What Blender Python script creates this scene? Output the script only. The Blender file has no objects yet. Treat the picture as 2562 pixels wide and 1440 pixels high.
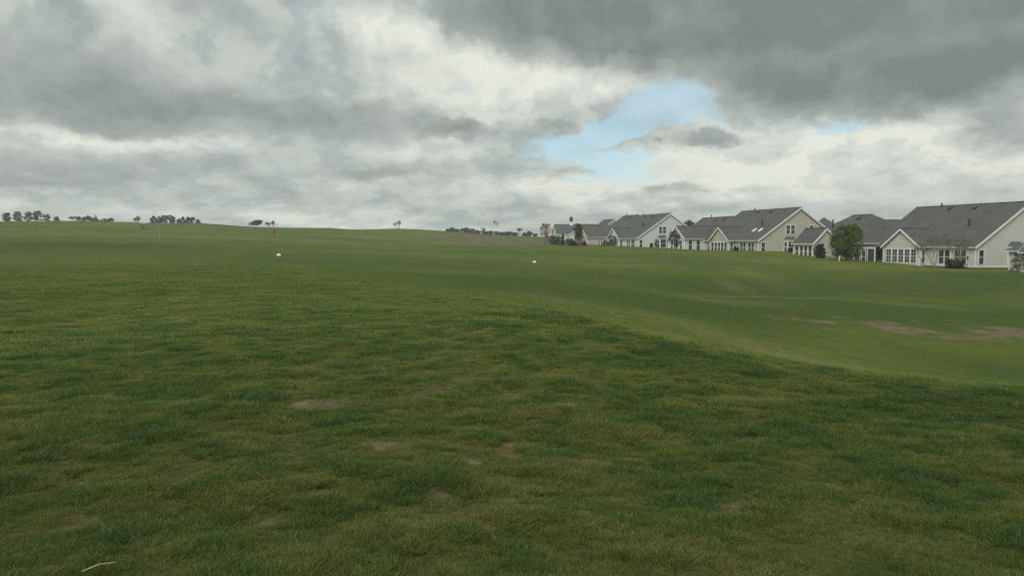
import bpy, bmesh, math, random
import numpy as np
from mathutils import Vector, Matrix

# ------------------------------------------------------------------ camera, sky, sun, exposure
SC = bpy.context.scene
COL = SC.collection
R = math.radians
FPX = 1972.0            # focal length in pixels of the 2562 px wide photograph
EYE = 1.6               # eye height above the turf at the camera
HORIZON = 605.0         # row of the eye level in the photograph
PITCH = math.atan((720.0 - HORIZON) / FPX)

cam_data = bpy.data.cameras.new('camera')
cam = bpy.data.objects.new('camera', cam_data)
COL.objects.link(cam)
cam.location = (0, 0, EYE)
cam.rotation_euler = (R(90) - PITCH, 0, 0)
cam_data.sensor_width = 36.0
cam_data.lens = 36.0 * FPX / 2562.0
cam_data.clip_start = 0.1
cam_data.clip_end = 20000
SC.camera = cam

SUN_AZ, SUN_EL = R(-152), R(46)        # azimuth from +Y, clockwise positive; elevation
sun_data = bpy.data.lights.new('sun', 'SUN')
sun_data.energy = 1.5
sun_data.angle = R(35)
sun_data.color = (1.0, 0.96, 0.88)
sun = bpy.data.objects.new('sun', sun_data)
COL.objects.link(sun)
_sd = Vector((math.sin(SUN_AZ) * math.cos(SUN_EL), math.cos(SUN_AZ) * math.cos(SUN_EL), math.sin(SUN_EL)))
sun.rotation_euler = (-_sd).to_track_quat('-Z', 'Y').to_euler()
sun.location = (0, -20, 60)

SC.view_settings.view_transform = 'Standard'
SC.view_settings.look = 'None'
SC.view_settings.gamma = 1.0
SC.view_settings.use_curve_mapping = False
SC.view_settings.exposure = 0.62
SC.cycles.filter_width = 1.4
SC.cycles.use_denoising = False
SC.cycles.max_bounces = 5
SC.cycles.diffuse_bounces = 2
SC.cycles.transparent_max_bounces = 8
SKY_GAIN = 2.0 ** (-0.62)              # the sky keeps its displayed brightness at that exposure


class NT:
    """short hand for building node trees"""
    def __init__(self, tree):
        self.t = tree

    def new(self, kind, **kw):
        n = self.t.nodes.new(kind)
        for k, v in kw.items():
            setattr(n, k, v)
        return n

    def put(self, sock, v):
        if hasattr(v, 'is_output'):
            self.t.links.new(v, sock)
        elif v is not None:
            if sock.type == 'RGBA' and not hasattr(v, '__len__'):
                v = (v, v, v, 1)
            if sock.type == 'RGBA' and len(v) == 3:
                v = (*v, 1)
            sock.default_value = v

    def m(self, op, a, b=None, c=None, clamp=False):
        n = self.new('ShaderNodeMath', operation=op, use_clamp=clamp)
        for i, v in enumerate((a, b, c)):
            self.put(n.inputs[i], v)
        return n.outputs[0]

    def vm(self, op, a, b=None, scale=None):
        n = self.new('ShaderNodeVectorMath', operation=op)
        self.put(n.inputs[0], a)
        if b is not None:
            self.put(n.inputs[1], b)
        if scale is not None:
            self.put(n.inputs[3], scale)
        return n.outputs['Value'] if op in ('LENGTH', 'DOT_PRODUCT') else n.outputs[0]

    def xyz(self, x, y, z):
        n = self.new('ShaderNodeCombineXYZ')
        for i, v in enumerate((x, y, z)):
            self.put(n.inputs[i], v)
        return n.outputs[0]

    def sep(self, v):
        n = self.new('ShaderNodeSeparateXYZ')
        self.put(n.inputs[0], v)
        return n.outputs

    def noise(self, vec, scale, detail=4, rough=0.5, distort=0.0, col=False, dims='3D', w=None, lac=2.0):
        n = self.new('ShaderNodeTexNoise', noise_dimensions=dims)
        self.put(n.inputs['Vector'], vec)
        n.inputs['Scale'].default_value = scale
        n.inputs['Detail'].default_value = detail
        n.inputs['Roughness'].default_value = rough
        n.inputs['Lacunarity'].default_value = lac
        n.inputs['Distortion'].default_value = distort
        return n.outputs['Color' if col else 'Fac']

    def step(self, v, lo, hi, a=0.0, b=1.0, smooth=True):
        n = self.new('ShaderNodeMapRange', interpolation_type='SMOOTHSTEP' if smooth else 'LINEAR', clamp=True)
        for i, s in enumerate((v, lo, hi, a, b)):
            self.put(n.inputs[i], s)
        return n.outputs[0]

    def mix(self, f, a, b, blend='MIX'):
        n = self.new('ShaderNodeMix', data_type='RGBA', blend_type=blend)
        self.put(n.inputs[0], f)
        self.put(n.inputs[6], a)
        self.put(n.inputs[7], b)
        return n.outputs[2]

    def ramp(self, f, stops, interp='LINEAR'):
        n = self.new('ShaderNodeValToRGB')
        cr = n.color_ramp
        cr.interpolation = interp
        while len(cr.elements) < len(stops):
            cr.elements.new(0.5)
        for e, (p, c) in zip(cr.elements, stops):
            e.position = p
            e.color = (*c, 1) if len(c) == 3 else c
        self.put(n.inputs[0], f)
        return n.outputs[0]


def build_world():
    w = bpy.data.worlds.new('World')
    SC.world = w
    w.use_nodes = True
    t = w.node_tree
    t.nodes.clear()
    N = NT(t)
    tc = N.new('ShaderNodeTexCoord').outputs['Generated']
    d = N.vm('NORMALIZE', tc)
    x, y, z = N.sep(d)
    az = N.m('ARCTAN2', x, y)
    el = N.m('ARCSINE', z)
    K = 19.72
    U = N.m('MULTIPLY', az, K)
    V = N.m('MULTIPLY', el, K)
    # clouds seen at a low angle: flattened towards the horizon
    zc = N.m('MAXIMUM', z, 0.0)
    g = N.m('MULTIPLY', N.m('LOGARITHM', N.m('ADD', zc, 0.085), math.e), 0.36)
    q = N.xyz(x, y, g)
    w1 = N.vm('SUBTRACT', N.noise(q, 5.5, 2, 0.5, col=True), (0.5, 0.5, 0.5))
    w2 = N.vm('SUBTRACT', N.noise(q, 17, 4, 0.62, col=True), (0.5, 0.5, 0.5))
    P = N.xyz(U, V, 0.0)
    P = N.vm('ADD', P, N.vm('MULTIPLY', w1, (1.7, 0.75, 0)))
    P = N.vm('ADD', P, N.vm('MULTIPLY', w2, (1.7, 0.95, 0)))

    def blobs(lst):
        acc = None
        for (px, py, sx, sy, amp, rot) in lst:
            u = math.atan((px - 1281) / FPX) * K
            v = math.atan((HORIZON - py) / math.hypot(FPX, px - 1281)) * K
            mp = N.new('ShaderNodeMapping', vector_type='TEXTURE')
            N.put(mp.inputs[0], P)
            mp.inputs[1].default_value = (u, v, 0)
            mp.inputs[2].default_value = (0, 0, R(-rot))
            mp.inputs[3].default_value = (sx / 100, sy / 100, 1)
            gr = N.new('ShaderNodeTexGradient', gradient_type='SPHERICAL')
            N.put(gr.inputs[0], mp.outputs[0])
            s = N.m('SMOOTH_MIN', gr.outputs[1], 0.75, 0.35)
            acc = N.m('MULTIPLY_ADD', s, amp, 0.0 if acc is None else acc)
        return acc

    # the blue seen through the breaks
    sky = N.new('ShaderNodeTexSky', sky_type='NISHITA')
    sky.sun_disc = False
    sky.sun_elevation = SUN_EL
    sky.sun_rotation = SUN_AZ
    sky.air_density = 1.0
    sky.dust_density = 0.6
    blue = N.vm('SCALE', sky.outputs[0], scale=0.15)
    blue = N.mix(0.6, blue, (0.43, 0.65, 0.72))

    # high bright layer
    f1 = N.noise(q, 5.2, 7, 0.58)
    f1u = N.noise(N.vm('ADD', q, (0.010, 0.0, 0.030)), 5.2, 6, 0.58)      # the same heaps a little higher up: tops light, bases dark
    lit = N.m('SUBTRACT', f1, f1u)
    # billows: rounded heaps with creases between them
    bil = None
    for k, (sc_, am) in enumerate(((8, 0.8), (17, 0.5), (37, 0.26), (80, 0.13))):
        nn = N.noise(N.vm('ADD', q, (3.1 + k, 1.7 - k * 0.6, 0.4 * k)), sc_, 0, 0.5)
        bb = N.m('ABSOLUTE', N.m('SUBTRACT', nn, 0.5))
        bil = N.m('MULTIPLY_ADD', bb, am * 1.9, 0.13 if bil is None else bil)
    f2 = bil
    f3 = N.noise(N.vm('ADD', q, (7.3, 2.7, 1.4)), 3.2, 2, 0.5)
    tone = N.m('ADD', N.m('MULTIPLY', N.m('SUBTRACT', f1, 0.5), 1.2), N.m('MULTIPLY', N.m('SUBTRACT', f2, 0.5), 0.75))
    tone = N.m('ADD', tone, blobs(UP))
    tone = N.m('MULTIPLY_ADD', lit, 2.4, tone)
    tone = N.m('ADD', tone, 0.47)
    upper = N.ramp(tone, [(0.0, (0.345, 0.395, 0.38)), (0.25, (0.43, 0.48, 0.455)), (0.5, (0.55, 0.60, 0.555)),
                          (0.75, (0.68, 0.72, 0.66)), (1.0, (0.82, 0.84, 0.74))], 'EASE')
    # low dark layer
    dn = N.m('ADD', blobs(DARK), N.m('MULTIPLY', N.m('SUBTRACT', f1, 0.5), 0.72))
    dn = N.m('ADD', dn, N.m('MULTIPLY', N.m('SUBTRACT', f2, 0.5), 0.34))
    dn = N.m('ADD', dn, N.m('MULTIPLY', N.m('SUBTRACT', f3, 0.42), N.step(V, 5.5, 9, 0.35, 2.2)))
    alpha = N.step(dn, 0.08, 0.42)
    core = N.m('ADD', N.step(dn, 0.12, 0.95, smooth=False), N.m('MULTIPLY', N.m('SUBTRACT', f2, 0.5), -0.30))
    core = N.m('MULTIPLY_ADD', lit, -2.2, core)
    dark = N.ramp(core, [(0.0, (0.49, 0.53, 0.50)), (0.35, (0.37, 0.41, 0.385)), (0.7, (0.262, 0.302, 0.28)),
                         (1.0, (0.195, 0.236, 0.222))])
    # breaks
    gap = N.m('ADD', blobs(BLUE), N.m('MULTIPLY', N.m('SUBTRACT', f2, 0.5), -0.55))
    gap = N.m('ADD', gap, N.m('MULTIPLY', N.m('SUBTRACT', f1, 0.5), -0.5))
    gap = N.m('MULTIPLY', N.step(gap, 0.05, 0.62), N.step(f1u, 0.36, 0.62, 0.98, 0.55))
    c = N.mix(gap, upper, blue)
    c = N.mix(N.m('MULTIPLY', alpha, 0.96), c, dark)
    # what lies under the horizon is ground
    c = N.mix(N.step(V, -1.2, -0.3), (0.10, 0.12, 0.06), c)
    bg = N.new('ShaderNodeBackground')
    N.put(bg.inputs[0], c)
    bg.inputs[1].default_value = SKY_GAIN
    out = N.new('ShaderNodeOutputWorld')
    t.links.new(bg.outputs[0], out.inputs[0])
    w.cycles.sampling_method = 'NONE'      # a smooth sky: found well enough by the bounced rays


# (column, row, half width, half height, amount, tilt) of the cloud masses, as angles from the camera's place
DARK = [(2050, 20, 1000, 215, 1.5, 3), (2520, 200, 420, 95, 0.9, -6), (1930, 235, 170, 90, 0.85, 0), (2200, 215, 260, 85, 0.55, 0),
        (1330, 55, 330, 95, 0.75, 6), (1560, 110, 260, 75, 0.55, 5),
        (120, 262, 560, 80, 0.34, 0), (480, 286, 430, 55, 0.24, 0), (250, 190, 620, 140, 0.2, 0), (860, 318, 340, 70, 0.52, 0), (620, 250, 420, 60, 0.2, 0),
        (560, 25, 260, 95, 0.45, 12), (40, 150, 330, 120, 0.28, 0), (300, 200, 500, 90, 0.15, 0),
        (1165, 342, 115, 38, 0.75, 0), (1365, 330, 85, 36, 0.65, 0), (1785, 348, 95, 24, 0.5, 0), (1675, 362, 30, 14, 0.5, 0),
        (2530, 340, 180, 62, 0.5, 0), (1410, 440, 100, 22, 0.32, -6), (1690, 478, 170, 24, 0.32, 0),
        (230, 425, 430, 62, 0.42, 0), (930, 440, 360, 30, 0.42, 0), (640, 400, 300, 50, 0.3, 0), (130, 480, 330, 30, 0.35, 0),
        (2330, 470, 330, 40, 0.18, 0), (2050, 520, 500, 22, 0.14, 0), (1340, 160, 120, 50, 0.25, 0), (730, 500, 260, 26, 0.3, 0)]
BLUE = [(1735, 222, 185, 75, 1.25, -18), (1650, 290, 230, 58, 1.15, -16), (1480, 350, 230, 40, 1.0, -12), (1830, 270, 120, 60, 0.6, -10),
        (1560, 435, 250, 52, 0.9, 0), (1470, 405, 150, 30, 0.5, 0), (1140, 236, 80, 18, 0.85, 0), (2110, 322, 140, 24, 0.55, -10),
        (2060, 215, 50, 32, 0.9, 0), (1860, 310, 160, 26, 0.35, 0)]
UP = [(2000, 480, 650, 36, 0.28, 0), (960, 75, 200, 65, 0.5, 10), (1250, 240, 330, 110, 0.5, 0), (1480, 200, 250, 70, 0.42, 0), (1750, 440, 420, 50, 0.7, 0),
      (2200, 335, 380, 70, 0.42, 0), (2000, 400, 560, 90, 0.36, 0), (30, 450, 90, 36, 0.55, 0), (370, 350, 260, 30, 0.35, 0), (80, 325, 240, 22, 0.45, 0),
      (870, 550, 330, 34, 0.5, 0), (350, 535, 500, 30, 0.25, 0), (1350, 470, 260, 40, 0.35, 0), (2460, 425, 150, 25, 0.4, 0), (250, 130, 480, 150, -0.18, 0),
      (700, 200, 350, 120, 0.02, 0), (2450, 530, 300, 40, -0.15, 0), (1150, 110, 200, 50, 0.25, 10)]
build_world()


# ------------------------------------------------------------------ small helpers
def ray(px, py, Y):
    """the point at distance Y along the view axis (level) on the sight line of a photograph's pixel"""
    cx, cy = (px - 1281) / FPX, (720 - py) / FPX
    c, s = math.cos(PITCH), math.sin(PITCH)
    dy, dz = c + cy * s, -s + cy * c
    return Vector((cx / dy * Y, Y, EYE + dz / dy * Y))


def tag(o, label=None, cat=None, group=None, kind=None):
    for k, v in (('label', label), ('category', cat), ('group', group), ('kind', kind)):
        if v:
            o[k] = v
    return o


def empty(name, loc, rz=0.0):
    o = bpy.data.objects.new(name, None)
    o.location = loc
    o.rotation_euler = (0, 0, rz)
    o.empty_display_size = 0.3
    COL.objects.link(o)
    return o


def link_mesh(name, verts, faces, mat, parent=None, smooth=False, tint=None):
    me = bpy.data.meshes.new(name)
    me.from_pydata([tuple(v) for v in verts], [], faces)
    if mat:
        me.materials.append(mat)
    if smooth:
        me.polygons.foreach_set('use_smooth', [True] * len(me.polygons))
    if tint is not None:
        at = me.attributes.new('tint', 'FLOAT', 'FACE')
        at.data.foreach_set('value', np.asarray(tint, dtype=np.float32))
    me.update()
    o = bpy.data.objects.new(name, me)
    COL.objects.link(o)
    o.parent = parent
    return o


class MB:
    """collects boxes, tubes and plates into one mesh"""
    def __init__(self):
        self.v, self.f = [], []

    def add(self, vs, fs):
        b = len(self.v)
        self.v += [tuple(p) for p in vs]
        self.f += [tuple(b + i for i in f) for f in fs]
        return self

    def box(self, a, b):
        x0, y0, z0 = a
        x1, y1, z1 = b
        return self.add([(x0, y0, z0), (x1, y0, z0), (x1, y1, z0), (x0, y1, z0), (x0, y0, z1), (x1, y0, z1), (x1, y1, z1), (x0, y1, z1)],
                        [(0, 3, 2, 1), (4, 5, 6, 7), (0, 1, 5, 4), (1, 2, 6, 5), (2, 3, 7, 6), (3, 0, 4, 7)])

    def slab(self, quad, thick, nrm):
        """a flat polygon given thickness downwards along -nrm"""
        n = Vector(nrm).normalized() * thick
        k = len(quad)
        top = [Vector(p) for p in quad]
        bot = [p - n for p in top]
        fs = [tuple(range(k)), tuple(range(2 * k - 1, k - 1, -1))]
        fs += [(i, k + i, k + (i + 1) % k, (i + 1) % k) for i in range(k)]
        return self.add(top + bot, fs)

    def beam(self, p, q, w, h, up=(0, 0, 1)):
        """rectangular bar from p to q, w across, h along up"""
        p, q, up = Vector(p), Vector(q), Vector(up)
        d = (q - p).normalized()
        s = d.cross(up).normalized() * (w / 2)
        u = s.cross(d).normalized() * (h / 2)
        vs = [p - s - u, p + s - u, p + s + u, p - s + u, q - s - u, q + s - u, q + s + u, q - s + u]
        return self.add(vs, [(0, 1, 2, 3), (7, 6, 5, 4), (0, 4, 5, 1), (1, 5, 6, 2), (2, 6, 7, 3), (3, 7, 4, 0)])

    def tube(self, pts, rads, n=6, cap=True):
        pts = [Vector(p) for p in pts]
        b = len(self.v)
        for i, (p, r) in enumerate(zip(pts, rads)):
            d = (pts[min(i + 1, len(pts) - 1)] - pts[max(i - 1, 0)])
            d = d.normalized() if d.length > 1e-9 else Vector((0, 0, 1))
            a = d.cross(Vector((0.31, 0.95, 0.02)) if abs(d.z) > 0.7 else Vector((0, 0, 1))).normalized()
            c = d.cross(a)
            for k in range(n):
                th = 2 * math.pi * k / n
                self.v.append(tuple(p + (a * math.cos(th) + c * math.sin(th)) * r))
        for i in range(len(pts) - 1):
            for k in range(n):
                k2 = (k + 1) % n
                self.f.append((b + i * n + k, b + i * n + k2, b + (i + 1) * n + k2, b + (i + 1) * n + k))
        if cap:
            self.f.append(tuple(b + k for k in range(n - 1, -1, -1)))
            self.f.append(tuple(b + (len(pts) - 1) * n + k for k in range(n)))
        return self

    def build(self, name, mat, parent=None, smooth=False):
        return link_mesh(name, self.v, self.f, mat, parent, smooth)


def principled(name, base, rough=0.8, spec=0.3):
    m = bpy.data.materials.new(name)
    m.use_nodes = True
    N = NT(m.node_tree)
    b = m.node_tree.nodes['Principled BSDF']
    b.inputs['Base Color'].default_value = (*base, 1)
    b.inputs['Roughness'].default_value = rough
    b.inputs['Specular IOR Level'].default_value = spec
    return m, N, b


def bump(N, b, h, strength, dist):
    n = N.new('ShaderNodeBump')
    n.inputs['Strength'].default_value = strength
    n.inputs['Distance'].default_value = dist
    N.put(n.inputs['Height'], h)
    N.t.links.new(n.outputs[0], b.inputs['Normal'])


def plain(name, base, rough=0.7, var=0.12, scale=3.0, spec=0.3):
    """painted or raw surface with a little uneven wear"""
    m, N, b = principled(name, base, rough, spec)
    co = N.new('ShaderNodeTexCoord').outputs['Object']
    n = N.noise(co, scale, 6, 0.6)
    lo, hi = [c * (1 - var) for c in base], [min(1, c * (1 + var)) for c in base]
    N.put(b.inputs['Base Color'], N.ramp(n, [(0.3, lo), (0.7, hi)]))
    return m


# ------------------------------------------------------------------ value noise for the terrain and the turf
def _hash(ix, iy, seed):
    h = (ix.astype(np.int64) * 374761393 + iy.astype(np.int64) * 668265263 + seed * 974711) & 0xffffffff
    h = ((h ^ (h >> 13)) * 1274126177) & 0xffffffff
    return ((h ^ (h >> 16)) & 0xffffff) / float(0xffffff)


def vnoise(x, y, seed=0):
    ix, iy = np.floor(x), np.floor(y)
    fx, fy = x - ix, y - iy
    fx, fy = fx * fx * fx * (fx * (fx * 6 - 15) + 10), fy * fy * fy * (fy * (fy * 6 - 15) + 10)
    a, b = _hash(ix, iy, seed), _hash(ix + 1, iy, seed)
    c, d = _hash(ix, iy + 1, seed), _hash(ix + 1, iy + 1, seed)
    return (a + (b - a) * fx) * (1 - fy) + (c + (d - c) * fx) * fy


def fbm(x, y, seed=0, octv=4, gain=0.5):
    s, amp, tot = 0.0, 1.0, 0.0
    for k in range(octv):
        c, sn = math.cos(0.7 * k + 0.3), math.sin(0.7 * k + 0.3)
        s = s + amp * vnoise((x * c - y * sn) * 2 ** k, (x * sn + y * c) * 2 ** k, seed + 17 * k)
        tot += amp
        amp *= gain
    return s / tot


def sstep(v, lo, hi):
    t = np.clip((v - lo) / (hi - lo), 0, 1)
    return t * t * (3 - 2 * t)
# ------------------------------------------------------------------ the land
# surveyed points: photograph column, row, distance -> height; interpolated smoothly in bearing and log distance
SURVEY = {
    -1500: [(760, 22), (660, 60), (600, 130), (568, 220), (556, 300)],
    -500: [(765, 20), (705, 32), (663, 60), (612, 120), (572, 230), (556, 300)],
    0: [(920, 10), (763, 20), (708, 30), (664, 58), (622, 105), (590, 165), (570, 235), (555.5, 310)],
    180: [(763, 20), (664, 58), (622, 105), (592, 165), (570, 240), (553, 320)],
    420: [(763, 20), (702, 32), (660, 62), (628, 105), (596, 175), (574, 260), (558, 330)],
    520: [(660, 62), (630, 105), (598, 180), (574, 265), (559, 335)],
    640: [(920, 10), (760, 20.5), (700, 34), (656, 68), (640, 92), (602, 180), (582, 265), (568, 340)],
    830: [(755, 21), (703, 33), (660, 75), (640, 105), (606, 185), (586, 270), (570, 350)],
    890: [(752, 22), (700, 36), (660, 78), (640, 110), (608, 190), (588, 275), (575, 352)],
    1000: [(920, 10), (748, 22.5), (700, 40), (660, 80), (640, 115), (612, 190), (590, 280), (572.5, 355)],
    1100: [(745, 23), (700, 44), (660, 84), (636, 125), (612, 195), (594, 280), (577, 365)],
    1281: [(920, 10), (757, 21), (754, 26), (738, 34), (700, 50), (660, 87), (634, 135), (617, 180), (606, 250), (590, 370)],
    1450: [(925, 9.9), (793, 17), (799, 21), (765, 33), (700, 56), (660, 95), (634, 140), (616, 180), (609, 250), (592, 370)],
    1560: [(930, 9.8), (822, 14.8), (834, 19), (797, 29), (705, 58), (660, 100), (634, 140), (615, 182), (613, 250), (600, 380)],
    1700: [(935, 9.7), (857, 12.7), (872, 17), (832, 27), (765, 41), (738, 50), (738, 57), (705, 68), (660, 105), (634, 142), (624, 168), (624, 185), (612, 300)],
    1900: [(950, 9.4), (903, 10.9), (918, 16), (882, 26), (805, 42), (741, 57), (752, 63), (728, 71), (690, 84), (650, 122), (633, 150), (630, 180), (615, 300)],
    2080: [(965, 9.0), (936, 9.9), (951, 16), (920, 26), (822, 42), (744, 57), (756, 63), (730, 71), (690, 86), (655, 118), (642, 136), (632, 180), (618, 300)],
    2300: [(990, 8.4), (962, 9.1), (977, 16), (946, 26), (835, 43), (758, 59), (760, 63), (737, 70), (694, 86), (668, 106), (664, 118), (640, 180), (622, 300)],
    2562: [(1020, 7.8), (988, 8.4), (1003, 16), (976, 27), (850, 43), (765, 62), (740, 69), (700, 86), (672, 103), (670, 115), (645, 180), (625, 300)],
    3300: [(1060, 7.3), (1010, 8.2), (990, 27), (860, 43), (770, 62), (702, 88), (680, 105), (650, 180), (628, 300)],
    5200: [(1060, 7.5), (1015, 9.0), (960, 30), (840, 48), (760, 66), (700, 92), (650, 180), (630, 300)],
}


def survey_points():
    pts = []
    for px, rows in SURVEY.items():
        for py, Y in rows:
            p = ray(px, py, Y)
            pts.append((math.atan2(p.x, p.y), math.log(math.hypot(p.x, p.y)), p.z))
        last = ray(px, rows[-1][0], rows[-1][1])
        phi, r = math.atan2(last.x, last.y), math.hypot(last.x, last.y)
        for k, drop in ((1.35, 0.8), (2.2, 3.2), (5.0, 8.0)):
            pts.append((phi, math.log(r * k), min(last.z, 8) - drop * (1.0 if px < 1700 else 0.25)))
    for deg in range(-80, 81, 16):
        pts.append((R(deg), math.log(3.2), 0.0))
        pts.append((R(deg), math.log(1.2), 0.0))
    for deg, prof in ((-120, [(10, 0.1), (30, 0.4), (100, 2), (300, 6), (1500, 4)]), (-178, [(10, 0.1), (30, 0.2), (100, 0.4), (300, 0.6), (1500, 0)]),
                      (178, [(10, 0.0), (30, 0.1), (100, 0.3), (300, 0.5), (1500, 0)]), (120, [(10, -0.4), (30, -2.5), (100, -2.2), (300, -1), (1500, 0)])):
        for r, zz in prof:
            pts.append((R(deg), math.log(r), zz))
        pts.append((R(deg), math.log(2.0), 0.0))
    return np.array(pts)


_S = survey_points()
_A = np.stack([_S[:, 0] * 2.2, _S[:, 1]], 1)


def _tps(d2):
    return 0.5 * d2 * np.log(d2 + 1e-12)


def _solve():
    n = len(_A)
    d2 = ((_A[:, None] - _A[None]) ** 2).sum(-1)
    Kk = _tps(d2) + np.eye(n) * 1e-3
    Pm = np.concatenate([np.ones((n, 1)), _A], 1)
    M = np.block([[Kk, Pm], [Pm.T, np.zeros((3, 3))]])
    return np.linalg.solve(M, np.concatenate([_S[:, 2], np.zeros(3)]))


_C = _solve()


def land(x, y, lumps=True):
    """height of the turf"""
    x, y = np.asarray(x, float), np.asarray(y, float)
    phi, lr = np.arctan2(x, y) * 2.2, np.log(np.maximum(np.hypot(x, y), 1.2))
    out = np.empty(x.shape)
    fx, fl, fo = phi.ravel(), lr.ravel(), out.ravel()
    for i in range(0, fx.size, 20000):
        a, b = fx[i:i + 20000], fl[i:i + 20000]
        d2 = (a[:, None] - _A[None, :, 0]) ** 2 + (b[:, None] - _A[None, :, 1]) ** 2
        fo[i:i + 20000] = _tps(d2) @ _C[:len(_A)] + _C[-3] + _C[-2] * a + _C[-1] * b
    z = fo.reshape(x.shape)
    r = np.hypot(x, y)
    z = np.where(r > 900, z * np.clip(1 - (r - 900) / 2500, 0, 1), z)
    if lumps:
        near = 1 - sstep(r, 25, 90)
        z = z + near * (0.10 * (fbm(x * 1.6, y * 1.6, 3, 3) - 0.5) + 0.16 * (fbm(x * 0.22, y * 0.22, 5, 2) - 0.5))
        bank = sstep(x, 6, 22) * sstep(y, 54, 66) * (1 - sstep(y, 92, 108))
        z = z + 0.9 * bank * (fbm(x * 0.085 + 3.3, y * 0.085, 12, 2) - 0.5)
        z = z + (1 - near) * (0.3 * (fbm(x * 0.07, y * 0.07, 8, 3) - 0.5) + 0.75 * sstep(r, 60, 140) * (fbm(x * 0.024, y * 0.024, 9, 2) - 0.5))
    return z


def gz(x, y):
    return float(land(np.array([x]), np.array([y]))[0])


# edge of the rough, as bearing -> distance
_RB = [(-1500, 600, 190), (0, 588, 168), (250, 603, 140), (450, 622, 105), (640, 645, 80), (655, 665, 54), (850, 703, 33), (970, 724, 27), (1110, 738, 24), (1250, 750, 21.6),
       (1400, 782, 18), (1560, 820, 15), (1680, 850, 13.2), (1900, 902, 11.3), (2300, 962, 9.6), (2562, 988, 9.0), (3600, 1000, 8.6)]
_RBP = sorted((math.atan2((px - 1281) / FPX, 1), math.log(Y * math.hypot(1, (px - 1281) / FPX))) for px, py, Y in _RB)


def rim_at(x, y):
    """belt of ranker grass just inside the edge of the rough, on the brow of the mound"""
    phi, lr = np.arctan2(x, y), np.log(np.maximum(np.hypot(x, y), 0.3))
    b = np.interp(phi, [p[0] for p in _RBP], [p[1] for p in _RBP])
    return np.exp(-((lr - b + 0.17) / 0.13) ** 2) * sstep(phi, -0.06, 0.05)


def rough_at(x, y):
    phi, lr = np.arctan2(x, y), np.log(np.maximum(np.hypot(x, y), 0.3))
    b = np.interp(phi, [p[0] for p in _RBP], [p[1] for p in _RBP])
    jit = (fbm(x * 0.5, y * 0.5, 31, 3) - 0.5) * 0.22
    return (1 - sstep(lr - b + jit, -0.05, 0.10)) * (1 - 0.5 * sstep(np.exp(lr), 30, 85))


# bare earth and dry streaks: column, row, distance, half width, half depth, amount
BARE = [(2040, 822, 45, 4.5, 1.3, 0.35), (2120, 840, 43, 4.5, 1.2, 0.4), (1850, 818, 45, 3, 0.7, 0.3), (2210, 826, 45, 3.4, 1.9, 0.72), (1945, 820, 44, 2.0, 0.8, 0.55), (2300, 842, 43.5, 3.2, 1.4, 0.62), (2420, 842, 43, 3.4, 1.3, 0.62), (2520, 828, 45, 2.8, 2.6, 0.8), (2580, 815, 46, 3, 3, 0.85),
        (2200, 852, 41, 3, 1.8, 0.4), (2250, 812, 47, 4, 1.2, 0.4), (1600, 632, 143, 5.2, 5, 0.9), (1570, 631, 145, 3, 4, 0.5), (1050, 618, 165, 5.0, 6, 0.55), (1390, 585, 18.6, 0.01, 0.01, 0.0),
        (1340, 764, 19.9, 0.5, 0.5, 0.7), (1390, 776, 18.9, 0.55, 0.5, 1.0), (1430, 788, 17.9, 0.4, 0.4, 0.8), (1500, 803, 16.7, 0.35, 0.35, 0.5), (1600, 829, 14.6, 0.35, 0.25, 0.5),
        (1290, 755, 21.0, 0.6, 0.35, 0.7), (880, 710, 31, 0.7, 1.4, 0.8), (945, 724, 27.5, 0.6, 0.9, 0.7), (655, 662, 57, 0.5, 5, 0.5),
        (480, 803, 16.2, 0.45, 0.55, 0.75), (70, 815, 15.2, 0.6, 0.6, 0.5), (140, 832, 14.0, 0.5, 0.45, 0.5), (1830, 1262, 4.85, 0.14, 0.17, 1.1), (1860, 1235, 5.0, 0.11, 0.12, 1.0),
        (1282, 1098, 6.4, 0.11, 0.28, 1.0), (1275, 1122, 6.1, 0.09, 0.16, 0.9), (1180, 945, 9.3, 0.22, 0.28, 0.8), (790, 1012, 7.8, 0.3, 0.26, 0.9), (850, 990, 8.2, 0.3, 0.3, 0.6),
        (1110, 1238, 5.0, 0.14, 0.13, 0.95), (1180, 1150, 5.8, 0.13, 0.2, 0.8), (1290, 1245, 4.95, 0.2, 0.1, 0.8), (1460, 1285, 4.6, 0.07, 0.13, 0.9), (970, 1100, 6.35, 0.14, 0.2, 0.7),
        (800, 1245, 4.95, 0.13, 0.12, 0.9), (670, 1300, 4.5, 0.12, 0.12, 0.8), (920, 1405, 3.95, 0.12, 0.09, 0.8), (1210, 1330, 4.35, 0.1, 0.12, 0.75), (1490, 1120, 6.1, 0.14, 0.16, 0.6),
        (1580, 1170, 5.6, 0.12, 0.12, 0.6), (1050, 1305, 4.5, 0.12, 0.1, 0.6), (1330, 565, 4.4, 0.001, 0.001, 0)]


CREST = [ray(px, py, Y) for px, py, Y in ((1215, 745, 22.0), (1250, 749, 21.4), (1330, 765, 19.5), (1400, 782, 17.9), (1500, 806, 16.0), (1600, 833, 14.2), (1690, 855, 12.9), (1770, 876, 12.0))]


def crest_at(x, y):
    d = np.full(x.shape, 1e9)
    for a, b in zip(CREST[:-1], CREST[1:]):
        ux, uy = b.x - a.x, b.y - a.y
        t = np.clip(((x - a.x) * ux + (y - a.y) * uy) / (ux * ux + uy * uy), 0, 1)
        d = np.minimum(d, np.hypot(x - a.x - t * ux, y - a.y - t * uy))
    n = fbm(x * 1.3, y * 1.3, 83, 3)
    return np.exp(-(d / 0.36) ** 2) * sstep(n, 0.2, 0.5)


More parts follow.
